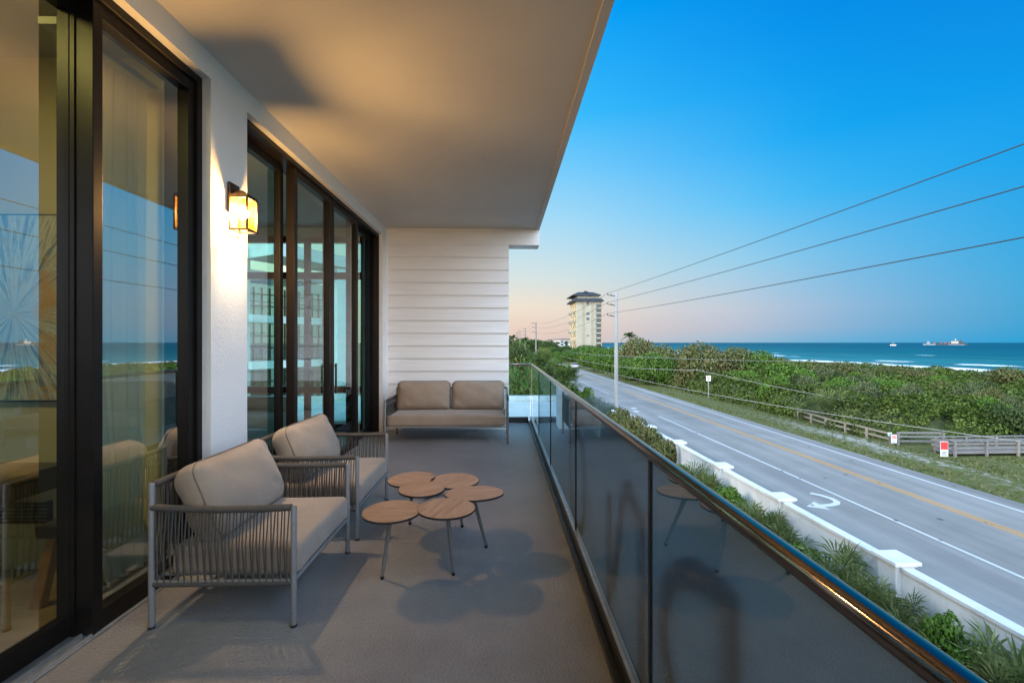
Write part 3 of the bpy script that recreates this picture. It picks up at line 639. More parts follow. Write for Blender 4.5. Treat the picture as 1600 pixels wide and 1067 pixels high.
# ------------------------------------------------------------------ woven lounge chairs and sofa
def seating(name, label, cat, wd, ncush, loc, rz, group=None):
    t = thing(name, label, cat, loc, rz, group); h = wd / 2; D = .74
    for s in (-1, 1):
        y = s * (h - .014)
        for x, z in ((D - .014, .612), (.014, .735)):
            l = MB().path([(x, y, .012), (x, y, z - .004), (x, y, z)], [.0155, .0145, .013], 12).build('leg', frame_m, t)
            MB().path([(x, y, 0), (x, y, .0118)], .0165, 10).build('foot_cap', rubber, l)
    a, b = h - .014, D - .014
    fr = MB()
    fr.path([(.014, -a, .232), (.014, a, .232)], .012, 8); fr.path([(b, -a, .236), (b, a, .236)], .0125, 8)
    for s in (-1, 1): fr.path([(.014, s * a, .232), (b, s * a, .232)], .012, 8)
    for k in range(5): y = -a + 2 * a * (k + .5) / 5; fr.box(.02, D - .03, y - .02, y + .02, .235, .245)
    fr.build('seat_frame', frame_m, t)
    # rope-wound arm rails and back rail
    def wound(pts, r):
        P = []; 
        for p, q in zip(pts[:-1], pts[1:]):
            p, q = Vector(p), Vector(q); n = max(2, int((q - p).length / .005))
            P += [p.lerp(q, i / n) for i in range(n)]
        P.append(Vector(pts[-1])); return MB().path(P, [r + .0014 * (i % 2) for i in range(len(P))], 10)
    for s in (-1, 1):
        y = s * a
        pts = [(.016, y, .612), (.12, y + s * .004, .607), (.35, y + s * .008, .600), (.58, y + s * .005, .602), (b - .012, y, .606)]
        ar = wound(pts, .0165).build('arm_rail', rope_m, t)
        mb = MB(); n = 40
        for i in range(n):
            f = (i + .5) / n; x = .03 + (b - .045) * f; jit = rng.normal(-.004, .0016)
            top = Vector((x + .004 * (1 if i % 2 else -.2), y + s * (.006 + .006 * math.sin(f * 3.1)), .60)); bot = Vector((x + jit, y + s * .0135 * (1 if i % 2 else -.6), .238))
            mid_ = (top + bot) / 2 + Vector((jit, s * .004, 0))
            mb.path([top, mid_, bot, bot + Vector((0, 0, -.02))], .0036, 5, False)
        mb.path([(.03, y, .224), (b - .016, y, .224)], .0165, 8)
        mb.build('rope_side', rope_m, t)
    br = wound([(.014, -a + .012, .725), (.004, -a * .5, .722), (-.004, 0, .72), (.004, a * .5, .722), (.014, a - .012, .725)], .0165).build('back_rail', rope_m, t)
    mb = MB(); n = int(wd / .0185)
    for i in range(n):
        f = (i + .5) / n; y = -a + .02 + (2 * a - .04) * f
        mb.path([(.004, y + .004 * (i % 2), .718), (-.004 + .01 * (i % 2), y, .48), (.012 + .01 * (i % 2), y, .236)], .0036, 5, False)
    mb.build('rope_back', rope_m, t)
    if ncush == 2: MB().path([(.01, 0, .235), (.0, 0, .72)], .013, 8).build('back_post', frame_m, t)
    cush('seat_cushion', cushion(D - .085, wd - .068, .158, .035, .012, 16, 2, .002, hash(name) % 99), fab, t, (.415, 0, .325))
    cw = (wd - .09) / ncush
    for k in range(ncush):
        y = -(wd - .09) / 2 + cw * (k + .5)
        lean = R(-23) if ncush == 1 else R(-10)
        me = cushion(.17, cw - .012, .43 if ncush == 1 else .455, .075, .062, 20, 0, .013, 3 + k + int(wd * 10))
        c = cush('back_cushion', me, fab, t, (.20 if ncush == 1 else .15, y, .598 if ncush == 1 else .62), (0, lean, 0))
        # piping round the front edge
        ring = []; hw, hh, r = (cw - .012) / 2 - .006, (.43 if ncush == 1 else .455) / 2 - .006, .07
        for cx, cz, a0 in ((hw - r, hh - r, 0), (-hw + r, hh - r, 90), (-hw + r, -hh + r, 180), (hw - r, -hh + r, 270)):
            for q in range(5): aa = R(a0 + 22.5 * q); ring.append((.052, (cx + r * math.cos(aa)) * .985, cz + r * math.sin(aa)))
        ring.append(ring[0]); MB().path(ring, .0035, 6, False).build('piping', fab_seam, c)
    return t
G1 = 'woven rope lounge seats on the balcony'
seating('lounge_chair', 'woven rope lounge chair nearest the camera, with taupe cushions', 'chair', .80, 1, (-1.79, 2.63, 0), 0, G1)
seating('lounge_chair', 'second woven rope lounge chair, behind the nearest one and beside the table', 'chair', .84, 1, (-1.79, 3.62, 0), 0, G1)
seating('outdoor_sofa', 'two seat taupe sofa with rope arms in front of the white siding', 'sofa', 1.78, 2, (-.80, 6.98, 0), R(-90), G1)

# ------------------------------------------------------------------ petal table
tb = thing('petal_table', 'coffee table of six round oak petals on splayed taupe legs', 'coffee table', (-.43, 2.9, 0))
petals = [((-.652, 2.59), .172, .175, .452, .2), ((-.337, 2.62), .163, .176, .455, 1.2), ((-.185, 2.885), .196, .142, .452, .1), ((-.545, 2.95), .152, .162, .462, .6), ((-.662, 3.20), .168, .18, .450, -.4), ((-.345, 3.155), .172, .178, .450, .9)]
rim_m = mat('table_rim', (.025, .02, .018), .5)
for (c, rx, ry, z, a) in petals:
    e = bpy.data.objects.new('t', None); bpy.data.objects.remove(e)
    o = MB().lathe([(0, 0), (1, 0), (1, .001), (0, .001)], (0, 0, 0), 56, rx - .0022, ry - .0022, False).build('tabletop', oak, tb)
    o.location = (c[0] - tb.location.x, c[1] - tb.location.y, z); o.rotation_euler = (0, 0, a)
    # turn the grain of each petal its own way
    me = o.data
    r_ = MB().lathe([(0, -.012), (.985, -.012), (1, -.010), (1, .0006), (.0, .0006)], (0, 0, 0), 56, rx, ry, False).build('rim', rim_m, o)
for (top, bot) in [((-.66, 2.60), (-.735, 2.68)), ((-.335, 2.64), (-.305, 2.715)), ((-.20, 2.90), (-.115, 3.075)), ((-.66, 3.2), (-.735, 3.48)), ((-.345, 3.17), (-.315, 3.42))]:
    tp = Vector((*top, .441)); bt = Vector((*bot, .02)); tp = tp.lerp(bt, -.0)
    l = MB().path([tp, bt], [.0145, .0105], 12).build('leg', frame_m, tb, 'world')
    MB().path([bt, bt + Vector((0, 0, -.019))], .0112, 10).build('foot_cap', rubber, l, 'world')
mb = MB()
for p in petals: mb.obox((-.43, 2.9, 0), (p[0][0] * .75 - .43 * .25, p[0][1] * .75 + 2.9 * .25, 0), .03, .005, .434)
mb.build('frame', frame_m, tb, 'world')
# ------------------------------------------------------------------ garden wall along the road
def wall_piece(label, segs, pillars, group='white garden wall'):
    a = rd(*segs[0][0]); t = thing('garden_wall', label, 'wall', a)
    mb = MB(); cp = MB()
    for p, q, hgt in segs:
        A, B = rd(*p), rd(*q); mb.obox(A, B, .20, hgt - .09); cp.obox(A, B, .30, .09, hgt - .0895); cp.obox(A, B, .245, .045, hgt - .135)
    mb.build('wall', white_paint, t, 'world'); cp.build('coping', white_paint, t, 'world', bevel=.012)
    for (s, tt, hgt) in pillars:
        A, B = rd(s, tt - .26), rd(s, tt + .26)
        MB().obox(A, B, .50, hgt).obox(rd(s, tt - .31), rd(s, tt + .31), .60, .05, hgt + .0005).obox(rd(s, tt - .36), rd(s, tt + .36), .70, .09, hgt + .051).build('pillar', white_paint, t, 'world', bevel=.012)
    return t
PT = [-1.4, 2.7, 6.8, 10.85, 15.35, 19.4, 24.1, 28.6, 32.8]
segs = [((10.45, PT[i] + .26), (10.45, PT[i + 1] - .26), 1.52) for i in range(len(PT) - 1)]
wall_piece('long white garden wall with capped pillars between the plants and the road', segs, [(10.45, t, 1.52) for t in PT])
wall_piece('short thick white wall just over the far part of the handrail, before the grey shrubs', [((8.1, 32.8), (8.1, 45), 1.6)], [])
wall_piece('white wall end hidden among shrubs at the foot of the concrete pole', [((10.45, 33.3), (10.45, 37.5), 1.35)], [])

# ------------------------------------------------------------------ utility poles and wires
wire_m = mat('wire_dark', (.045, .045, .05), .6)
ins_m = mat('insulator_grey', (.10, .11, .12), .4)
def pole(label, base, hgt, r, arms, m=None):
    t = thing('utility_pole', label, 'utility pole', base, RA, 'utility poles along the road')
    MB().path([(0, 0, 0), (0, 0, hgt * .5), (0, 0, hgt - .12), (0, 0, hgt)], [r, r * .86, r * .72, r * .3], 12).build('pole', m or concrete, t)
    for z in arms:
        a = MB().path([(-r * .6, 0, z - .06), (-.5, 0, z - .02), (-.95, 0, z + .06)], [.05, .045, .035], 6).build('arm', black_metal, t)
        MB().lathe([(0, 0), (.07, .0), (.045, .05), (.07, .08), (.045, .12), (.07, .16), (.03, .22), (0, .22)], (-.95, 0, z + .06), 10).build('insulator', ins_m, a)
        MB().lathe([(0, 0), (.06, .0), (.04, .05), (.06, .08), (.03, .16), (0, .16)], (-.55, 0, z), 10).build('insulator', ins_m, a)
    return t
P1 = rd(13.35, 46.6); PH = 12.65
pole('tall pale concrete utility pole with three arms beside the road, nearest of the row', P1, PH, .235, [PH - .35, PH - 1.35, PH - 2.55])
far = [(837.5, 113, 503.5, 'second utility pole in the row, dark, right of the white siding'), (821, 158, 512, 'third utility pole in the row, thin, above the roadside palms'),
       (812.5, 192, 515.5, 'fourth utility pole in the row, thin and distant'), (808.5, 230, 519, 'farthest visible utility pole, next to the siding edge')]
PF = []
for px, D, py, lab in far:
    b = pix(px, D); hgt = EYE - (py - 535.3) / F * D - GZ; pole(lab, b, hgt, .22, [hgt - .35, hgt - 1.35, hgt - 2.55], weather); PF.append((b, hgt))
P0 = rd(13.6, -32)
def span(pts, sag, r, label, grp, n=26, r2=None):
    Q = []
    for (a, b), sg in zip(zip(pts[:-1], pts[1:]), sag):
        for i in range(n): f = i / n; p = a.lerp(b, f); p.z -= sg * 4 * f * (1 - f); Q.append(p)
    Q.append(pts[-1]); o = MB().path(Q, r, 5, False).build('power_line', wire_m, fix=False); tag(o, label, 'wire', grp)
off = Vector((-.95 * cr_, -.95 * sr_, 0))
for k, dz, lab in ((0, .35, 'top power line running from the near pole to the upper right'), (1, 1.35, 'middle power line from the near pole across the sky'), (2, 2.55, 'lowest of the three power lines across the sky')):
    dn = (.0, .0, .0)[k]
    pts = [P0 + off + Vector((0, 0, PH - dz - .1)), P1 + off + Vector((0, 0, PH - dz + .24))] + [b + off + Vector((0, 0, h - dz + .24)) for b, h in PF]
    span(pts, [.5, 1.3, .9, .7, .6], .017, lab, 'power lines on the poles')
def pw3(px, D, py): return pix(px, D, py=py)
lowc = mat('cable_grey', (.30, .29, .27), .6)
def cable(pts, r, label):
    o = MB().path(pts, r, 5, False).build('telephone_cable', lowc, fix=False); tag(o, label, 'cable', 'low cables')
def seg(a, b, sag, n=24): return [a.lerp(b, i / n) - Vector((0, 0, sag * 4 * (i / n) * (1 - i / n))) for i in range(n + 1)]
Pz = lambda z: P1 + Vector((.2, -.2, z))
cable(seg(pix(884, 100, py=548), Pz(5.75), .2) + seg(Pz(5.75), pix(1237, 60, py=564.5), .1)[1:] + seg(pix(1237, 60, py=564.5), pix(1420, 54, py=566), .1)[1:], .022, 'highest low cable passing across the sea grape bushes')
cable(seg(pix(875, 110, py=556), Pz(4.6), .15) + seg(Pz(4.6), pix(1090, 44, py=578), .1)[1:] + seg(pix(1090, 44, py=578), pix(1640, 31, py=680), .25)[1:], .02, 'middle low cable bending down over the green thicket to the right')
cable(seg(pix(890, 100, py=566), Pz(3.72), .15) + seg(Pz(3.72), pix(1640, 20, py=696), .35)[1:], .02, 'lowest thick cable crossing in front of the wooden boardwalk rail')

# ------------------------------------------------------------------ fences, boardwalk, signs
red = noisy('sign_red', (.55, .03, .03), (.62, .05, .045), 8, .5); sgw = noisy('sign_white', (.72, .72, .71), (.80, .80, .79), 6, .5); sgy = noisy('sign_yellow', (.85, .62, .0), (.90, .68, .01), 6, .5); ink = mat('sign_ink', (.02, .02, .02), .6)
galv = noisy('galvanised_post', (.42, .43, .43), (.55, .55, .55), 10, .5, metal=.3)
def rail_fence(label, pts, m, hgt=1.0, rails=(.42, .86), step=2.3):
    t = thing('rail_fence', label, 'fence', pts[0])
    rb = MB(); 
    for a, b in zip(pts[:-1], pts[1:]):
        d = (b - a); n = max(1, round(d.length / step))
        for i in range(n + 1):
            p = a + d * i / n + Vector((random.uniform(-.03, .03), random.uniform(-.03, .03), 0)); u = d.normalized()
            MB().obox(p - u * .06, p + u * .06, .12, hgt + random.uniform(-.04, .06), -.1).build('post', m, t, 'world', bevel=.008)
        nn = Vector((-d.y, d.x, 0)).normalized() * .08
        for z in rails:
            for i in range(n): rb.obox(a + d * i / n + nn, a + d * (i + .985) / n + nn, .04, .13, z - .06 + random.uniform(-.02, .02))
    rb.build('rails', m, t, 'world')
rail_fence('pale two rail wooden fence at the edge of the green thicket, beside the road verge', [rd(28.9, 40), rd(28.2, 35.7), rd(28.0, 29.4)], pale_wood, .88, (.36, .76))
rail_fence('short grey wooden fence between the pale rail fence and the boardwalk', [rd(28.3, 29.2), rd(31.4, 29.0)], weather, 1.0, (.3, .6, .88))
bw = thing('boardwalk', 'grey wooden boardwalk with plank railings leading through the thicket to the beach', 'boardwalk', rd(29, 26.8))
mb = MB()
for i in range(90): s = 29.0 + i * .2; mb.obox(rd(s, 26.25), rd(s, 27.35), .18, .05, .16)
mb.build('deck', weather, bw, 'world')
for tt in (26.2, 27.4):
    rl_ = MB()
    for z, hh in ((.28, .18), (.55, .14), (.80, .14)): rl_.obox(rd(29.0, tt), rd(47, tt), .05, hh, z - hh / 2)
    rl_.obox(rd(28.9, tt), rd(47, tt), .22, .045, .98)
    rl_.build('railing', weather, bw, 'world')
    for i in range(9): s = 29.05 + i * 2.1; MB().obox(rd(s, tt - .12), rd(s, tt - .028), .13, .98).build('post', weather if i != 2 else pale_wood, bw, 'world')
mb = MB(); mb.obox(rd(28.85, 26.2), rd(28.85, 27.4), .05, .14, .75).obox(rd(28.85, 26.2), rd(28.85, 27.4), .05, .14, .45); mb.build('end_rail', weather, bw, 'world')
def board(name, label, px, D, py0, py1, wd, parts, yaw=0, post=None, cat='sign', diamond=False):
    base = pix(px, D); t = thing(name, label, cat, base, RA + yaw)
    z0 = EYE - (py1 - 535.3) / F * D - GZ; z1 = EYE - (py0 - 535.3) / F * D - GZ
    if post: MB().box(-.035, .035, .012, .06, -.1, z1 - .05).build('post', galv if post == 'm' else weather, t)
    h = (z1 - z0)
    if diamond:
        c = (z0 + z1) / 2; MB().prism([(0, 0, z0), (wd / 2, 0, c), (0, 0, z1), (-wd / 2, 0, c)], (0, .01, 0)).build('panel', sgy, t)
        # walking figure
        k = h * .30; f = MB()
        f.lathe([(0, -.09 * k), (.09 * k, 0), (0, .09 * k)], (0, -.006, c + .75 * k), 8)
        for a, b, r in (((0, .6), (-.02, -.1), .11), ((-.02, -.1), (-.3, -.8), .085), ((-.02, -.1), (.28, -.75), .085), ((0, .5), (-.32, .1), .06), ((0, .5), (.3, .12), .06)):
            f.path([(a[0] * k, -.006, c + a[1] * k), (b[0] * k, -.006, c + b[1] * k)], r * k, 5)
        f.build('symbol', ink, t)
    else:
        MB().box(-wd / 2, wd / 2, 0, .012, z0, z1).build('panel', sgw, t)
        for (x0, x1, a, b, m) in parts: MB().box(x0 * wd / 2, x1 * wd / 2, -.004, -.0005, z0 + a * h, z0 + b * h).build('printing', m, t)
    return t
bars = lambda ys, m, w=.7, th=.05: [(-w * random.uniform(.6, 1), w * random.uniform(.6, 1), y, y + th, m) for y in ys]
board('road_sign', 'white rectangular roadside sign on a thin post in front of the sea grapes', 1107, 56.5, 587, 595.5, .62, bars((.75, .55), red, .7, .12) + bars((.35, .15), ink, .6, .08), 0, 'm')
board('warning_sign', 'yellow diamond pedestrian warning sign on a post beside the far road', 909.5, 128, 555.2, 562.8, 1.45, [], 0, 'm', diamond=True)
board('notice_board', 'red and white notice on the corner of the boardwalk railing', 1475.5, 26.9, 689.5, 713.2, .44, [(-.93, .93, .46, .97, red)] + bars((.30, .2, .1), ink, .8, .045), R(-8), None)
board('notice_board', 'small white and pink notice on the grey fence end', 1397, 30.2, 679, 692, .36, [(-.85, .85, .5, .9, noisy('sign_pink', (.6, .22, .22), (.65, .3, .3), 9))] + bars((.3, .15), ink, .7), R(-6), None)
board('notice_board', 'small pale blue notice on top of a fence post', 1390.5, 30.6, 675.5, 681, .30, [(-.8, .8, .2, .8, noisy('sign_blue', (.25, .42, .6), (.3, .48, .65), 9))], 0, 'w')

# ------------------------------------------------------------------ vegetation
def leaf_mat(name, stops, rough=.5, tl=.25):
    m = mat(name, stops[1][1], rough, 0, .12); t = NT(m); g = t.new('ShaderNodeNewGeometry'); v = t.coord('Object')
    n = t.noise(v, .9, 3, .6)
    f = t.math('ADD', t.math('MULTIPLY', g.outputs['Random Per Island'], .62), t.math('MULTIPLY', t.math('SUBTRACT', n, .3), .9))
    c = t.ramp(f, stops); t.col(c)
    tr = t.new('ShaderNodeBsdfTranslucent'); t.link(c, tr.inputs[0]); mx = t.new('ShaderNodeMixShader'); mx.inputs[0].default_value = tl
    t.link(t.b.outputs[0], mx.inputs[1]); t.link(tr.outputs[0], mx.inputs[2]); t.link(mx.outputs[0], t.o.inputs[0]); return m
lf_green = leaf_mat('leaf_green', [(.1, (.035, .075, .014)), (.45, (.075, .145, .022)), (.8, (.15, .235, .045))])
lf_bright = leaf_mat('leaf_bright', [(.1, (.04, .085, .014)), (.45, (.082, .16, .022)), (.8, (.15, .25, .042))])
lf_olive = leaf_mat('leaf_olive', [(.1, (.05, .062, .02)), (.4, (.105, .125, .038)), (.62, (.19, .20, .075)), (.74, (.17, .12, .05)), (.95, (.15, .08, .04))])
lf_grey = leaf_mat('leaf_grey', [(.1, (.05, .075, .03)), (.5, (.115, .14, .058)), (.9, (.20, .22, .10))])
lf_dark = leaf_mat('leaf_dark', [(.1, (.025, .045, .013)), (.5, (.055, .085, .024)), (.9, (.105, .135, .045))])
lf_palm = leaf_mat('leaf_palmetto', [(.1, (.055, .08, .024)), (.5, (.11, .145, .045)), (.8, (.19, .215, .085)), (.97, (.32, .27, .13))], .45)
lf_flower = leaf_mat('leaf_croton', [(.1, (.04, .08, .02)), (.5, (.10, .17, .03)), (.72, (.22, .24, .05)), (.82, (.42, .14, .05)), (.95, (.42, .06, .03))])
lf_rose = leaf_mat('leaf_rosemary', [(.1, (.04, .065, .05)), (.5, (.085, .125, .10)), (.9, (.15, .20, .16))])
bark = noisy('bark', (.09, .07, .05), (.16, .13, .10), 6, .9, 20, .6, .03)
def leaf_mesh(name, P, Nn, sz, asp=.62, rs=rng):
    n = len(P); rnd = rs.normal(size=(n, 3)); a = rnd - (rnd * Nn).sum(1, keepdims=True) * Nn; a /= np.linalg.norm(a, axis=1, keepdims=True) + 1e-9
    b = np.cross(Nn, a); sz = np.asarray(sz).reshape(-1, 1) * np.ones((n, 1))
    V = np.empty((n, 4, 3)); V[:, 0] = P - a * sz; V[:, 1] = P + b * sz * asp; V[:, 2] = P + a * sz; V[:, 3] = P - b * sz * asp
    me = bpy.data.meshes.new(name); me.vertices.add(n * 4); me.loops.add(n * 4); me.polygons.add(n)
    me.vertices.foreach_set('co', V.reshape(-1)); me.loops.foreach_set('vertex_index', np.arange(n * 4, dtype=np.int32)); me.polygons.foreach_set('loop_start', np.arange(0, n * 4, 4, dtype=np.int32))
    me.update(); me.validate(); return me
def unit(v): return v / (np.linalg.norm(v, axis=1, keepdims=True) + 1e-9)
def crown(seed, n, lumps=14, r=(.28, .45), zmin=.08, sz=.05, flat=.9, top=1.0):
    """leaf clusters over a lumpy crown filling about 1 x 1 x 1 (radius 1 in plan, height 1)"""
    rs = np.random.default_rng(seed); cs = []; rr = []
    for i in range(lumps):
        a = rs.uniform(0, 2 * math.pi); q = math.sqrt(rs.uniform(0, 1)) * .70; rad = rs.uniform(*r)
        hmax = top * math.sqrt(max(.05, 1 - (q / 1.05) ** 2)); z = rs.uniform(.22, max(.25, hmax - rad * .55))
        if i % 2 == 0: z = max(.25, hmax - rad * .62)
        cs.append((q * math.cos(a), q * math.sin(a), z)); rr.append(rad)
    cs = np.array(cs); rr = np.array(rr)
    k = rs.choice(len(cs), n, p=rr ** 2 / (rr ** 2).sum()); dd = unit(rs.normal(size=(n, 3))); q = rs.uniform(.72, 1.06, (n, 1)) ** .7
    P = cs[k] + dd * rr[k][:, None] * q * np.array([1, 1, flat]); P[:, 2] = np.maximum(P[:, 2], zmin * rs.uniform(.2, 1.4, n))
    P += rs.normal(size=(n, 3)) * .018
    Nn = unit(dd * .8 + rs.normal(size=(n, 3)) * .55 + np.array([0, 0, .35])); return P, Nn, sz * rs.uniform(.65, 1.35, n)
def bush_proto(name, m, seed, n, sz, lumps, asp=.62, stem_m=bark, **kw):
    """children of a hidden-free prototype: foliage mesh + stems mesh, unit sized"""
    P, Nn, s = crown(seed, n, lumps, sz=sz, **kw); f = leaf_mesh(name + '_foliage', P, Nn, s, asp, np.random.default_rng(seed)); f.materials.append(m)
    mb = MB(); rs = random.Random(seed)
    for i in range(7):
        a = rs.uniform(0, 6.28); q = rs.uniform(.2, .6); mb.path([(.05 * math.cos(a), .05 * math.sin(a), -.02), (.3 * q * math.cos(a), .3 * q * math.sin(a), .28), (q * math.cos(a + .2), q * math.sin(a + .2), rs.uniform(.5, .8))], [.028, .02, .008], 5)
    me = bpy.data.meshes.new(name + '_stems'); me.from_pydata(mb.v, [], mb.f); me.materials.append(stem_m); me.update()
    return f, me
def plant(name, label, cat, proto, base, r, h, rz=None, group=None, trunk=False, ry=None):
    t = thing(name, label, cat, base, random.uniform(0, 6.28) if rz is None else rz, group); t.scale = (r, ry or r, h)
    link('crown' if trunk else 'foliage', proto[0], None, t); link('trunk' if trunk else 'stems', proto[1], None, t); return t
pg = [bush_proto('sea_grape', lf_olive, 11 + i, 9000, .036, 22) for i in range(3)]
pgg = [bush_proto('green_sea_grape', lf_green, 31 + i, 9000, .036, 22) for i in range(2)]
pgr = [bush_proto('shrub', lf_bright, 51 + i, 5000, .045, 14) for i in range(2)]
pgy = [bush_proto('scrub', lf_grey, 61 + i, 5200, .042, 16) for i in range(2)]
pdk = [bush_proto('tree', lf_dark, 71 + i, 7500, .040, 20, zmin=.2) for i in range(3)]
pnear = [bush_proto('near_sea_grape', lf_olive, 81 + i, 3600, .045, 16, asp=.85) for i in range(2)]
pnb = [bush_proto('near_shrub', lf_bright, 91 + i, 3200, .05, 14, asp=.7) for i in range(2)]
pros = [bush_proto('rosemary', lf_rose, 95, 6000, .035, 18, asp=.3)]
pfl = [bush_proto('croton', lf_flower, 97, 15000, .025, 24, asp=.5)]

lf_cab = leaf_mat('leaf_cabbage_palm', [(.1, (.035, .065, .02)), (.5, (.085, .13, .035)), (.9, (.17, .225, .07))], .45)
# palms ------------------------------------------------------------
def fan(mb, o, dr, L, blade, nb_, wd, rs, droop=.25):
    dr = Vector(dr).normalized(); sd = dr.cross(Vector((0, 0, 1))).normalized(); up = sd.cross(dr).normalized()
    tip = Vector(o) + dr * L + Vector((0, 0, -.05 * L)); mb.path([o, (Vector(o) + tip) / 2 + Vector((0, 0, .03 * L)), tip], [wd * .5, wd * .4, wd * .3], 4, False)
    for i in range(nb_):
        a = R(-118 + 236 * (i + rs.uniform(.2, .8)) / nb_); l = blade * rs.uniform(.8, 1.05) * (1 - .22 * abs(a) / 2)
        v = dr * math.cos(a) + sd * math.sin(a) + up * rs.uniform(.0, .22); v.normalize(); s = v.cross(up).normalized() * wd / 2
        p1 = tip + v * l * .55 + up * .03 * l; p2 = tip + v * l - Vector((0, 0, droop * l * rs.uniform(.5, 1.3)))
        mb.add([tip, p1 + s, p1 - s, p2], [(0, 2, 1), (1, 2, 3)])
def pal_mesh(seed, n, L, blade, nb_, wd, lo, hi, z0=.0, name='fronds'):
    rs = random.Random(seed); mb = MB()
    for i in range(n):
        a = i * 2.4 + rs.uniform(-.3, .3); e = R(rs.uniform(lo, hi)); l = L * rs.uniform(.7, 1.1)
        fan(mb, (0, 0, z0), (math.cos(a) * math.cos(e), math.sin(a) * math.cos(e), math.sin(e)), l, blade * rs.uniform(.8, 1.1), nb_, wd, rs)
    me = bpy.data.meshes.new(name); me.from_pydata(mb.v, [], mb.f); me.materials.append(lf_palm); me.update(); return me
pal = [pal_mesh(5 + i, 22, .75, .62, 15, .036, 12, 82, .1) for i in range(3)]
st_me = bpy.data.meshes.new('palmetto_stem'); q = MB().path([(-.05, 0, -.05), (0, 0, .12), (.02, 0, .2)], [.13, .11, .05], 8); st_me.from_pydata(q.v, [], q.f); st_me.materials.append(bark)
def palmetto(label, base, k, i, group='saw palmettos'):
    t = thing('saw_palmetto', label, 'palmetto', base, i * 1.7, group); t.scale = (k, k, k); link('fronds', pal[i % 3], None, t); link('trunk', st_me, None, t); return t
cab = [pal_mesh(25 + i, 46, .95, .85, 14, .11, -45, 85, 0.0) for i in range(2)]
for q_ in cab: q_.materials.clear(); q_.materials.append(lf_cab)
def cab_palm(label, base, h, k, i=0):
    t = thing('cabbage_palm', label, 'palm tree', base, i * 1.3, 'palm trees by the road'); c = link('crown', cab[i % 2], None, t); c.location = (0, 0, h - k * 1.2); c.scale = (k, k, k)
    MB().path([(.1, 0, -.1), (0, 0, h * .4), (.05, 0, h - k * 1.2)], [.2, .16, .17], 10).build('trunk', bark, t); return t
def feather(seed, n, L):
    rs = random.Random(seed); mb = MB()
    for i in range(n):
        a = i * 2.4; e = R(rs.uniform(0, 75)); pts = []
        for k in range(7): f = k / 6; pts.append(Vector((math.cos(a) * L * f * math.cos(e) * (1 - .1 * f), math.sin(a) * L * f * math.cos(e), L * (f * math.sin(e) - .55 * f * f))))
        mb.path(pts, .03, 4, False); sd = Vector((-math.sin(a), math.cos(a), 0))
        for k in range(1, 26):
            f = k / 26 * 6; j = min(int(f), 5); p = pts[j].lerp(pts[j + 1], f - j)
            for s in (-1, 1):
                ll = .62 * math.sin(math.pi * (.12 + .85 * k / 26)); e2 = p + sd * s * ll * .8 + (pts[j + 1] - pts[j]).normalized() * ll * .5 - Vector((0, 0, ll * .45)); w_ = (pts[j + 1] - pts[j]).normalized() * .05
                mb.add([p - w_, p + w_, e2], [(0, 1, 2)])
    me = bpy.data.meshes.new('feather_fronds'); me.from_pydata(mb.v, [], mb.f); me.materials.append(lf_dark); me.update(); return me
fe = feather(3, 20, 2.6)
def coco(label, base, h, i, k=1):
    t = thing('feather_palm', label, 'palm tree', base, i, 'tall palms on the skyline'); c = link('crown', fe, None, t); c.location = (0, 0, h); c.scale = (k, k, k)
    MB().path([(.2, 0, -.1), (.1, 0, h * .5), (0, 0, h)], [.2, .15, .13], 8).build('trunk', bark, t)

hh = lambda D, py: EYE - (py - 535.3) / F * D - GZ        # height of something whose top shows at py
# sea grapes on the dune
for i, (px, D, py, r, kind, lab) in enumerate([
    (1000, 90, 530, 5.2, 0, 'tall rounded sea grape bush on the skyline just right of the concrete pole'),
    (962, 105, 543, 5.0, 1, 'green sea grape bush behind the concrete pole'),
    (1045, 82, 541, 4.6, 0, 'sea grape bush with a low top between two higher ones, below the sea horizon'),
    (1092, 68, 538.5, 4.6, 0, 'broad brownish sea grape bush directly behind the white roadside sign'),
    (1138, 68, 542, 4.3, 0, 'brown tinged sea grape bush right of the white roadside sign'),
    (1182, 66, 549, 4.0, 1, 'sea grape bush against the surf, left of the end of the bush row'),
    (1218, 64, 561, 3.3, 0, 'lowest reddish sea grape bush at the right end of the bush row'),
    (1020, 74, 552, 4.2, 1, 'green sea grape bush in front of the tallest one, at the verge'),
    (930, 128, 543, 6.0, 1, 'distant green bush left of the concrete pole, above the yellow sign'),
    (985, 84, 558, 3.6, 1, 'low green bush at the verge right beside the concrete pole'),
    (940, 112, 552, 4.4, 1, 'low bush at the verge between the yellow sign and the pole'),
    (905, 165, 544, 7.5, 1, 'dark bush mass in front of the tower base')]):
    plant('sea_grape_bush', lab, 'bush', (pg, pgg)[kind][i % (3, 2)[kind]], pix(px, D), r, hh(D, py) / 1.02, None, 'sea grape bushes on the dune')
plant('shrub', 'rounded bright green shrub at the verge left of the white sign', 'shrub', pgr[0], pix(1044, 72), 1.9, hh(72, 566), None, 'bright shrubs at the verge')
plant('shrub', 'small bright green shrub left of the rounded bright one', 'shrub', pgr[1], pix(1022, 76), 1.7, 3.2, None, 'bright shrubs at the verge')
plant('shrub', 'bright green spreading shrub inside the thicket below the surf', 'shrub', pgr[1], pix(1225, 56), 3.4, 4.4, None, 'bright shrubs at the verge')
for i, (px, D, py, r, lab) in enumerate([(1300, 72, 568, 5, 'reddish scrub hump on the dune crest left of the small boat'), (1408, 76, 573, 4.2, 'scrub hump on the dune crest below the small boat'), (1592, 66, 576, 4.2, 'dark scrub hump on the crest at the right edge'), (1350, 80, 576, 4, 'low grey scrub on the crest between two humps')]):
    plant('dune_bush', lab, 'bush', (pg[i % 3] if i != 3 else pgy[0]), pix(px, D), r, hh(D, py), None, 'scrub humps on the dune crest')
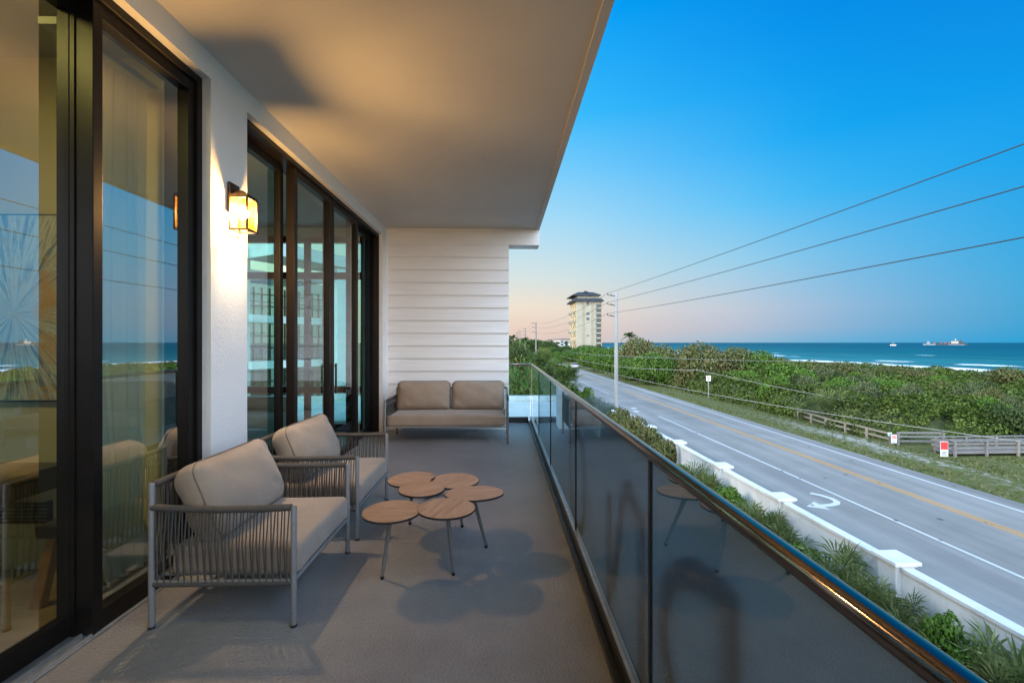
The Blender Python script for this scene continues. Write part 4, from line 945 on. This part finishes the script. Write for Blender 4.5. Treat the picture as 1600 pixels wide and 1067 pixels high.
for i, (px, D, k, lab) in enumerate([(1296, 38.6, 2.5, 'large grey green palmetto clump rising behind the pale fence'), (1316, 38.2, 2.0, 'smaller palmetto right of the large clump behind the pale fence')]):
    t = palmetto(lab, pix(px, D) + Vector((0, 0, .4)), k, i, 'palmettos behind the fence')

# the thicket: far too dense to count
def scrub():
    PALC = (29.9, 37.6)
    rs = np.random.default_rng(42); n = 1000000
    s = 28 + (rs.uniform(0, 1, n) ** 1.15) * 66; t = np.where(rs.uniform(0, 1, n) < .13, rs.uniform(-25, 28.2, n), 27 + rs.uniform(0, 1, n) ** 1.25 * 125)
    def front(t): return np.where(t > 29.9, 28.45 + .5 * np.sin(t * .7) + .35 * np.sin(t * 1.9), np.where(t > 28.2, 31.9, np.where(t > 25.4, 47.5, 39 + .6 * np.sin(t * .8) + .05 * (25 - t))))
    def nz(s, t):
        out = np.full(np.shape(s), -1.25)
        for cell, amp, off_ in ((6.5, 1.25, 5.), (2.6, 1.05, 0.), (1.05, .5, 17.)):
            ci, cj = np.floor(s / cell), np.floor(t / cell); best = np.full(np.shape(s), -1.0)
            for di in (-1, 0, 1):
                for dj in (-1, 0, 1):
                    a, b = ci + di, cj + dj; h1 = np.mod(np.sin(a * 127.1 + b * 311.7 + off_) * 43758.5453, 1); h2 = np.mod(np.sin(a * 269.5 + b * 183.3 + off_) * 43758.5453, 1); h3 = np.mod(np.sin(a * 419.2 + b * 371.9 + off_) * 43758.5453, 1)
                    d2 = ((s - (a + h1) * cell) ** 2 + (t - (b + h2) * cell) ** 2) / (cell * (.55 + .35 * h3)) ** 2
                    best = np.maximum(best, np.sqrt(np.clip(1 - d2, 0, 1)) * (.6 + .6 * h3))
            out = out + np.maximum(best, 0) * amp
        return out
    def nz_old(s, t):
        return .42 * np.sin(s * .55 + 1.3 * np.sin(t * .31)) * np.cos(t * .47 + .6 * np.sin(s * .4)) + .30 * np.sin(s * 1.25 + t * .8) * np.cos(t * 1.4 - s * .5) + .2 * np.sin(s * 2.7 + 2 * np.sin(t * 2.1)) * np.cos(t * 2.9)
    def canopy(s, t):
        e = np.minimum(np.clip((s - front(t)) / 1.6, 0, 1), np.where(t > 28.1, np.clip((t - 28.1) / 1.2, 0, 1), np.where((t > 25.2) & (s < 47.5), 0, 1))) ** .55
        base = 1.3 + np.clip((t - 30) / 45, 0, 1) * .9 - np.clip((s - 40) / 28, 0, 1) * 1.5
        return e * np.maximum(base + nz(s, t), .4)
    vis = ((s / np.maximum(t, 1) < 1.42) | (t < 28.2)) & (s > front(t)) & (t < 150)
    keep = rs.uniform(0, 1, n) < np.clip(45 / np.hypot(s, t), .3, 1) ** 1.1
    vis &= (np.hypot(s - PALC[0], t - PALC[1]) > 1.9) | (s > PALC[0] + 1.2)
    m = vis & keep; s, t = s[m], t[m]; h = canopy(s, t); n = len(s); dep = rs.exponential(.22, n); z = np.maximum(h - np.minimum(dep, h * .95) + rs.normal(0, .06, n), .05)
    edge = (s - front(t) < 1.8) | ((t < 29.8) & (t > 28.2)); z = np.where(edge, h * rs.uniform(.0, 1, n) ** .7, z)
    gx = (canopy(s + .4, t) - h) / .4; gy = (canopy(s, t + .4) - h) / .4; Nn = np.stack([-gx, -gy, np.ones(n)], 1); Nn = unit(unit(Nn) + rs.normal(size=(n, 3)) * .5)
    P = np.stack([s, t, z], 1); D = np.hypot(s, t); me = leaf_mesh('scrub', P, Nn, .095 * np.clip(D / 42, .85, 2.2) * rs.uniform(.7, 1.35, n), .6, rs)
    m_ = leaf_mat('thicket_leaf', [(.05, (.025, .042, .009)), (.4, (.068, .106, .018)), (.7, (.128, .176, .032)), (.95, (.20, .225, .065))])
    t_ = NT(m_); me.materials.append(m_)
    # large patches of different scrub
    v = t_.coord('Object'); cr = [x for x in t_.n if x.bl_idname == 'ShaderNodeValToRGB'][0]
    c2 = t_.mix(t_.math('MULTIPLY', t_.math('SUBTRACT', t_.noise(v, .12, 4, .6), .48), 5, True), cr.outputs[0], t_.mix(.5, cr.outputs[0], (.12, .135, .06)))
    for lk in list(cr.outputs[0].links):
        if lk.to_node.bl_idname in ('ShaderNodeBsdfPrincipled', 'ShaderNodeBsdfTranslucent'): t_.link(c2, lk.to_socket)
    o = link('dune_scrub', me); o.location = (0, 0, GZ); o.rotation_euler = (0, 0, RA); tag(o, 'dense green dune thicket between the road verge and the sea', 'scrub', kind='stuff')
    # dark sheet under the canopy: closes it, and its colour paints shade into gaps
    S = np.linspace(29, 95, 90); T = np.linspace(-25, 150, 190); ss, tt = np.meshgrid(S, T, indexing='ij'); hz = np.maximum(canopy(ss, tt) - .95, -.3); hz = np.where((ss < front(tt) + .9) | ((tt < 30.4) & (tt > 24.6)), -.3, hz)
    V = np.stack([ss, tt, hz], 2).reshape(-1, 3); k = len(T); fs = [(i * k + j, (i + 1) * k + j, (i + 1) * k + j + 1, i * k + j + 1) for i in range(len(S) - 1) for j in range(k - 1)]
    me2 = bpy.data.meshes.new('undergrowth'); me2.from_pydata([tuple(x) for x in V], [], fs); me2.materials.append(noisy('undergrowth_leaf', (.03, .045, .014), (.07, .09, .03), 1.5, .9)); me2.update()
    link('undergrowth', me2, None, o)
scrub()
rs_ = random.Random(12)
kinds = [(pgr, 'bright green rounded shrub standing out of the dune thicket', 'bright shrubs in the thicket'), (pgy, 'grey green shrub standing out of the dune thicket', 'grey shrubs in the thicket'), (pg, 'brown tinged sea grape standing out of the dune thicket', 'sea grapes in the thicket'), (pdk, 'dark green shrub standing out of the dune thicket', 'dark shrubs in the thicket')]
for i in range(64):
    t_ = 29.5 + 62 * rs_.random() ** 1.3; s_ = 31 + 28 * rs_.random() ** 1.2
    if s_ / t_ > 1.35 or math.hypot(s_ - 29.9, t_ - 37.6) < 3.2 or s_ < 32 and t_ < 32: continue
    kd = kinds[(0, 1, 3, 2, 1, 0, 3, 1)[i % 8]]; r_ = rs_.uniform(1.1, 2.1)
    plant('thicket_shrub', kd[1], 'shrub', kd[0][i % len(kd[0])], rd(s_, t_), r_, rs_.uniform(2.5, 3.3) + (t_ - 30) * .012 - max(0, s_ - 44) * .04, None, kd[2])
def tufts():
    rs = np.random.default_rng(9); n = 26000; s = rs.uniform(23.5, 33, n); t = 12 + rs.uniform(0, 1, n) ** 1.3 * 75
    ok = ((t < 26) | (s < 28.6)) & (s / t < 1.4); ok &= (np.sin(s * 1.7 + np.sin(t * .6)) * np.cos(t * .9) + rs.normal(0, .5, n) > -.1) & ((np.abs(s - 26.3) > 1.0) | (rs.uniform(0, 1, n) < .15)); s, t = s[ok], t[ok]; n = len(s)
    a = rs.uniform(0, 6.28, n); h = rs.uniform(.06, .2, n) * np.where(s < 24.3, .7, 1); w_ = rs.uniform(.03, .07, n); lean = rs.normal(0, .06, (n, 2))
    V = np.empty((n, 3, 3)); V[:, 0] = np.stack([s - w_ * np.cos(a), t - w_ * np.sin(a), 0 * s], 1); V[:, 1] = np.stack([s + w_ * np.cos(a), t + w_ * np.sin(a), 0 * s], 1); V[:, 2] = np.stack([s + lean[:, 0], t + lean[:, 1], h], 1)
    me = bpy.data.meshes.new('tufts'); me.vertices.add(n * 3); me.loops.add(n * 3); me.polygons.add(n); me.vertices.foreach_set('co', V.reshape(-1)); me.loops.foreach_set('vertex_index', np.arange(n * 3, dtype=np.int32)); me.polygons.foreach_set('loop_start', np.arange(0, n * 3, 3, dtype=np.int32)); me.update()
    me.materials.append(leaf_mat('grass_blade', [(.1, (.055, .085, .02)), (.5, (.12, .145, .04)), (.9, (.24, .21, .10))])); o = link('verge_grass', me); o.location = (0, 0, GZ); o.rotation_euler = (0, 0, RA); tag(o, 'short grass on the sandy verge across the road', 'grass', kind='stuff')
tufts()

# garden plants behind the white wall
for i, (px, s, r, h, lab) in enumerate([(968, 9.5, 1.25, 2.1, 'brown green sea grape shrub at the wall, closest to the concrete pole'), (990, 9.6, 1.15, 2.15, 'sea grape shrub standing above the white wall in the middle of the hedge'), (1013, 9.5, 1.05, 1.9, 'dense brownish sea grape shrub right over the handrail'), (1036, 9.6, .85, 1.7, 'sea grape shrub with red leaves at the end of the hedge by a pillar')]):
    D = F * s / (px - 770); plant('sea_grape_shrub', lab, 'shrub', pnear[i % 2], pix(px, D), r, h, None, 'sea grape hedge at the garden wall')
for i, (px, s, r, h, lab) in enumerate([(928, 10.4, 1.3, 1.75, 'grey green needle leaved shrub behind the short thick wall, leftmost'), (945, 10.6, 1.2, 1.5, 'grey green needle leaved shrub left of the concrete pole foot'), (957, 10.9, 1.1, 1.3, 'grey needle leaved shrub at the foot of the concrete pole')]):
    D = F * s / (px - 770); plant('rosemary_shrub', lab, 'shrub', pros[0], pix(px, D), r, h, None, 'grey shrubs by the pole')
plant('shrub', 'bright leaved shrub peeking over the left end of the short thick wall', 'shrub', pnb[1], pix(917, 50), 1.1, 1.9)
for i, (px, s, r, h, lab) in enumerate([(1064, 9.3, .75, 1.1, 'bright green leafy shrub left of the palmettos, under a wall pillar'), (1137, 9.5, .82, 1.32, 'round bright green shrub against the white wall between two pillars'), (1252, 9.35, .65, 1.0, 'bright green shrub right of the palmettos in front of the wall'), (1484, 9.45, .62, 1.45, 'leggy green shrub in front of the wall nearest the lower right'), (1512, 9.2, .6, 1.1, 'low leafy shrub beside the leggy one')]):
    D = F * s / (px - 770); plant('garden_shrub', lab, 'shrub', pnb[i % 2], pix(px, D), r, h, None, 'green shrubs along the garden wall')
for i, (px, s, k, lab) in enumerate([(1083, 9.5, 1.0, 'palmetto nearest the round bright green shrub on its left'), (1103, 9.4, .95, 'palmetto just left of the round bright green shrub'), (1175, 9.4, .85, 'palmetto right of the round bright green shrub'), (1196, 9.6, .95, 'palmetto below the second wall pillar'), (1222, 9.4, .8, 'small palmetto in front of the second pillar'),
        (1303, 9.5, 1.0, 'large palmetto in front of the long white wall panel'), (1325, 9.3, .95, 'drooping palmetto beside the large one'), (1352, 9.3, .75, 'palmetto at the near side of the large pair'), (1392, 9.6, .85, 'palmetto at the foot of the nearest pillar'), (1420, 9.3, .75, 'short palmetto right of the nearest pillar'), (1446, 9.5, .7, 'yellowish palmetto next to the leggy shrub'),
        (1560, 9.5, .95, 'tall palmetto by the wall in the lower right corner'), (1590, 9.8, 1.0, 'rightmost palmetto, rising above the wall top'), (1625, 9.6, .9, 'palmetto at the right edge')]):
    D = F * s / (px - 770); palmetto(lab, pix(px, D), k * 1.38, i, 'palmettos along the garden wall')
quad_sheet('garden_bed', -2, 10.35, -12, 46, .012, noisy('mulch', (.05, .038, .025), (.10, .075, .05), 3, .95, 30, .8, .03))

# trees left of the road
cab_palm('cabbage palm with a full round crown right of the handrail corner', pix(884, 50), hh(50, 571), 1.55, 0)
cab_palm('cabbage palm behind the full crowned one, darker and taller', pix(851, 60), hh(60, 549), 1.7, 1)
cab_palm('cabbage palm left of the others above the railing corner', pix(838, 66), hh(66, 552), 1.5, 0)
cab_palm('low cabbage palm just over the corner of the handrail', pix(866, 56), hh(56, 565), 1.4, 1)
for i, (px, D, py, r, pr, lab) in enumerate([
    (805, 70, 543, 3.2, pdk[0], 'brownish green tree at the siding edge above the railing'), (824, 82, 547, 3.2, pdk[1], 'dark tree under the third utility pole'), (800, 34, 577, 2.8, pgg[0], 'dark green tree behind the flowering shrub'), (818, 36, 578, 2.4, pdk[2], 'dark tree seen through the end of the glass railing'),
    (845, 44, 590, 3.0, pdk[1], 'dark bushy tree seen through the clear glass panel'), (862, 46, 600, 2.4, pgg[1], 'green bush below the cabbage palms seen through glass')]):
    plant('broadleaf_tree', lab, 'tree', pr, pix(px, D), r, hh(D, py), None, 'trees left of the road', True)
plant('flowering_shrub', 'tall flowering shrub with red and yellow leaves behind the end railing glass', 'shrub', pfl[0], pix(811, 20), 2.3, hh(20, 584), None, None)
plant('flowering_shrub', 'orange flowering tree far along the road left of the tower', 'shrub', pfl[0], pix(848, 150), 3.2, hh(150, 544), None, None)
plant('shrub', 'yellow green shrub far along the road below the white houses', 'shrub', pgr[0], pix(867, 150), 3.0, hh(150, 549), None, None)
rt = random.Random(4)
for i in range(16):
    px = 797 + i * 6 + rt.uniform(-2, 2); D = rt.uniform(190, 330); py = rt.uniform(528, 536) if px < 858 else rt.uniform(539, 543)
    plant('distant_tree', 'distant green tree in the hazy row at the end of the road', 'tree', (pdk[i % 3], pgg[i % 2])[i % 2], pix(px, D), rt.uniform(5, 8), hh(D, py), None, 'distant trees at the end of the road', True)
for i, (px, D, py) in enumerate([(880, 235, 549), (893, 225, 546), (905, 215, 543), (918, 205, 540), (932, 200, 541), (948, 190, 545), (955, 150, 548), (920, 160, 550), (897, 180, 552)]):
    plant('coastal_tree', 'dark round tree in the clump at the foot of the tall tower', 'tree', (pdk[i % 3], pgg[i % 2])[i % 2], pix(px, D), 6.5, hh(D, py), None, 'trees at the tower foot', True)
coco('feather palm standing on the skyline above the tallest sea grape bush', pix(984, 100), hh(100, 525), 1, .85)
for i, (px, D, py, lab) in enumerate([(801, 130, 528, 'feather palm at the siding edge, leftmost on the skyline'), (821, 150, 531, 'feather palm behind the third utility pole'), (871, 260, 537, 'small far palm left of the white apartments'), (884, 270, 537, 'small far palm in front of the white apartments')]):
    coco(lab, pix(px, D), hh(D, py), i + 2, .9 if i < 2 else 1.2)

# ------------------------------------------------------------------ tower and far buildings
cream = noisy('tower_cream_sunlit', (.46, .37, .22), (.52, .43, .26), .3, .8); palec = noisy('tower_pale', (.32, .29, .22), (.37, .335, .255), .3, .8)
roofm = noisy('tower_roof', (.018, .022, .028), (.03, .036, .044), 1, .7); ochre = mat('tower_ochre', (.36, .26, .15), .8); dwin = mat('tower_window', (.03, .035, .04), .15)
TB = rd(52, 268); tw = thing('tower_block', 'tall cream apartment tower with dark hipped roofs on the horizon', 'building', TB, RA)
W_, DP, H_ = 15.6, 23, 33.2
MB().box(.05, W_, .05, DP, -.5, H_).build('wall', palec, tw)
MB().box(-.02, .0495, .0, DP - .1, -.5, H_ - .2).build('side_wall', cream, tw)  # west face: sunset light painted in as a lighter, yellower cream
MB().box(4.7, 9.3, -.25, .0495, 0, H_ - .3).build('stair_bay', palec, tw)
for x in (4.1, 9.3): MB().box(x, x + .55, -.5, .049, 0, H_ - .3).build('pilaster', ochre, tw)
MB().box(W_ - .45, W_ + .1, -.45, .049, 0, H_ - .3).build('pilaster', ochre, tw)
for z in (30.6, 24.4, 21.2, 11.3, 31.9): MB().box(6.1, 7.9, -.32, -.255, z, z + (1.5 if z != 11.3 else .5)).build('window', dwin, tw)
for k in range(10):
    z = 1.2 + k * 3.1
    b = MB().box(12.3, 15.1, -.04, .04, z, z + 2.0).build('window', dwin, tw); MB().box(12.2, 15.15, -.95, -.041, z - .9, z - .15).build('balcony', palec, tw)
for k in range(10):
    z = 1.2 + k * 3.1
    for y in (3.2, 9.5, 16): MB().box(-.09, -.025, y, y + 1.3, z, z + 1.6).build('window', dwin, tw)
    if k % 2 == 0: MB().box(-2.2, -.03, 5.2, 8.6, z - .4, z + .9).build('balcony', palec, tw); MB().box(-1.9, -.03, 18, 21, z - .4, z + .9).build('balcony', palec, tw)
def hip(x0, x1, y0, y1, z, h, inset, nm):
    MB().add([(x0, y0, z), (x1, y0, z), (x1, y1, z), (x0, y1, z), (x0 + inset, y0 + inset, z + h), (x1 - inset, y0 + inset, z + h), (x1 - inset, y1 - inset, z + h), (x0 + inset, y1 - inset, z + h), (x0, y0, z - .5), (x1, y0, z - .5), (x1, y1, z - .5), (x0, y1, z - .5)],
             [(0, 1, 5, 4), (1, 2, 6, 5), (2, 3, 7, 6), (3, 0, 4, 7), (4, 5, 6, 7), (8, 9, 1, 0), (9, 10, 2, 1), (10, 11, 3, 2), (11, 8, 0, 3), (11, 10, 9, 8)]).build(nm, roofm, tw)
hip(-2.2, W_ + 1.2, -1.6, DP + 1, H_ + .05, 1.5, 1.4, 'roof')
MB().box(.8, W_ - 1.4, 1.2, DP - 2, H_ + 1.6, H_ + 3.2).build('penthouse', palec, tw)
hip(-2.6, W_ - .4, -.6, DP, H_ + 3.7, 2.0, 4.2, 'roof'); MB().add([(4, 2, H_ + 5.2), (9, 2, H_ + 5.2), (9, 8, H_ + 5.2), (4, 8, H_ + 5.2), (6.5, 5, H_ + 6.8)], [(0, 1, 4), (1, 2, 4), (2, 3, 4), (3, 0, 4), (3, 2, 1, 0)]).build('roof_peak', roofm, tw)
MB().box(0, 9.8, -6, -.6, 3.6, 4.4).build('entrance_canopy', mat('canopy_tile', (.10, .075, .06), .8), tw)
for x in (.4, 4.8, 9): MB().box(x, x + .6, -5.8, -5.2, 0, 3.6).build('column', cream, tw)
MB().box(4, 6.6, -.34, -.2501, 0, 3.2).build('entrance', dwin, tw)
wh = noisy('villa_white', (.62, .61, .58), (.70, .69, .66), .5, .8); tile = noisy('villa_tile', (.16, .10, .07), (.24, .15, .11), 1, .8)
def block(label, px, D, py, wd, dp, fl, bays, rf=tile):
    b = thing('apartment_block', label, 'building', pix(px, D), RA, 'white apartment blocks far along the road'); H = hh(D, py)
    MB().box(-wd / 2, wd / 2, 0, dp, -.3, H - .8).build('wall', wh, b)
    MB().prism([(-wd / 2 - .5, -.6, H - .799), (wd / 2 + .5, -.6, H - .799), (wd / 2 - .8, 1.4, H + .4), (-wd / 2 + .8, 1.4, H + .4)], (0, dp - 1.4, 0)).build('roof', rf, b)
    for f in range(fl):
        for k in range(bays):
            x = -wd / 2 + wd * (k + .5) / bays; z = 1 + f * (H - 1.8) / fl; MB().box(x - wd / bays * .28, x + wd / bays * .28, -.06, -.002, z, z + (H - 1.8) / fl * .6).build('window', dwin, b)
            MB().box(-.06 - wd / 2, -.002 - wd / 2, dp * (k + .5) / bays - .8, dp * (k + .5) / bays + .8, z, z + (H - 1.8) / fl * .6).build('window', dwin, b)
block('white apartment block with brown roof left of the tower', 889, 330, 529.5, 14, 40, 4, 4)
block('farther white apartment block with brown roof, left of the other one', 874, 400, 530.5, 16, 30, 4, 4)
block('low white house among the trees below the utility poles', 838, 210, 545, 12, 12, 1, 3, mat('orange_tile', (.35, .14, .07), .8))

# ------------------------------------------------------------------ car
cw = thing('parked_car', 'silver car with red tail lights far along the road', 'car', pix(897.5, 124), RA - R(2))
carp = mat('car_silver', (.62, .62, .63), .3, .3); gla = mat('car_glass', (.02, .025, .03), .1)
def sect(xs, w0):
    mb = MB(); vs = []
    for (y, z0_, z1_, ww_) in xs: vs += [(-ww_, y, z0_), (ww_, y, z0_), (ww_ * .97, y, z1_), (-ww_ * .97, y, z1_)]
    fs = [(4 * i + a, 4 * i + (a + 1) % 4, 4 * i + 4 + (a + 1) % 4, 4 * i + 4 + a) for i in range(len(xs) - 1) for a in range(4)]; fs += [(3, 2, 1, 0), tuple(len(vs) - 4 + a for a in range(4))]
    return mb.add(vs, fs)
sect([(-2.3, .35, .85, .80), (-2.2, .3, .95, .88), (-1.2, .28, 1.0, .92), (1.0, .28, .95, .92), (2.1, .3, .82, .88), (2.35, .38, .68, .78)], 0).build('body', carp, cw, bevel=.04)
sect([(-2.0, 1.0, 1.02, .8), (-1.5, 1.0, 1.42, .70), (.1, .98, 1.46, .70), (.95, .97, .99, .8)], 0).build('cabin', gla, cw, bevel=.03)
MB().box(-.68, .68, -1.4, .0, 1.4401, 1.475).build('roof', carp, cw, bevel=.01)
for sx_ in (-1, 1):
    for y in (-1.4, 1.4):
        wv = MB().path([(sx_ * .75, y, .32), (sx_ * .95, y, .32)], .32, 18).build('wheel', rubber, cw); MB().path([(sx_ * .951, y, .32), (sx_ * .958, y, .32)], .2, 14).build('rim', galv, wv)
    MB().box(sx_ * .45 - .0, sx_ * .45 + sx_ * .38, -2.33, -2.24, .68, .84).build('tail_light', mat('tail_light', (.5, .02, .02), .3), cw)
    MB().box(sx_ * .45, sx_ * .45 + sx_ * .3, 2.3, 2.37, .52, .64).build('headlight', mat('headlight', (.8, .8, .8), .2), cw)

# ------------------------------------------------------------------ ship and boat
SEA = GZ - 3.0
def boat(px, D): p = pix(px, D); p.z = SEA; return p
sp_ = boat(1476, 1900); sh = thing('dredger_ship', 'long dark dredger ship with white bridge at the stern, on the horizon', 'ship', sp_, -math.atan2(sp_.x, sp_.y))
navy = mat('hull_dark', (.05, .045, .05), .6); rust = mat('hull_red', (.25, .07, .05), .7); hullg = mat('hull_grey', (.35, .36, .38), .6)
ln = 140.0; h = ln / 2
MB().prism([(-h, -9, 7), (-h + 5, -9, -2), (h - 2, -9, -2), (h, -9, 6), (h - 20, -9, 6.2), (-h + 30, -9, 5.2), (-h + 14, -9, 7)], (0, 18, 0)).build('hull', navy, sh)
MB().box(-h + 2, -h + 42, -9.3, -9.02, -1, 3.5).build('bow_stripe', hullg, sh); MB().box(h - 58, h - 10, -9.3, -9.02, -1, 1.6).build('stern_stripe', hullg, sh)
br_ = MB().box(h - 50, h - 28, -7, 7, 6, 16).box(h - 46, h - 30, -8, 8, 16.1, 19).box(h - 38, h - 35, -.6, .6, 19, 27).build('bridge', mat('ship_white', (.42, .38, .33), .6), sh)
MB().box(h - 46.3, h - 30, -8.2, -8.01, 17, 18.4).build('window', dwin, br_)
MB().box(h - 27, h - 15, -5, 5, 6, 15).box(h - 24, h - 19, -2, 2, 15, 22).build('funnel', navy, sh)
for x in (-32, -10, 2, 14): MB().box(x - 2.5, x + 2.5, -5, 5, 5.5, 11).path([(x, 0, 11), (x + 8, 0, 13)], .6, 5).build('crane', rust, sh)
MB().box(-h + 14, -h + 24, -6, 6, 7, 11).path([(-h + 18, 0, 11), (-h + 18, 0, 22)], .5, 6).build('foremast', mat('mast_grey', (.4, .4, .42), .6), sh)
bp = boat(1395.5, 1450); bt_ = thing('work_boat', 'small pale boat on the sea left of the dredger ship', 'boat', bp, -math.atan2(bp.x, bp.y))
MB().prism([(-8, -3, 4), (-6.5, -3, -1), (7, -3, -1), (8, -3, 3.4)], (0, 6, 0)).build('hull', mat('boat_cream', (.75, .66, .52), .6), bt_)
MB().box(-3, 3, -2, 2, 3.8, 7).build('cabin', mat('boat_dark', (.12, .13, .14), .6), bt_); MB().path([(0, 0, 7), (0, 0, 13)], .35, 5).build('mast', galv, bt_)
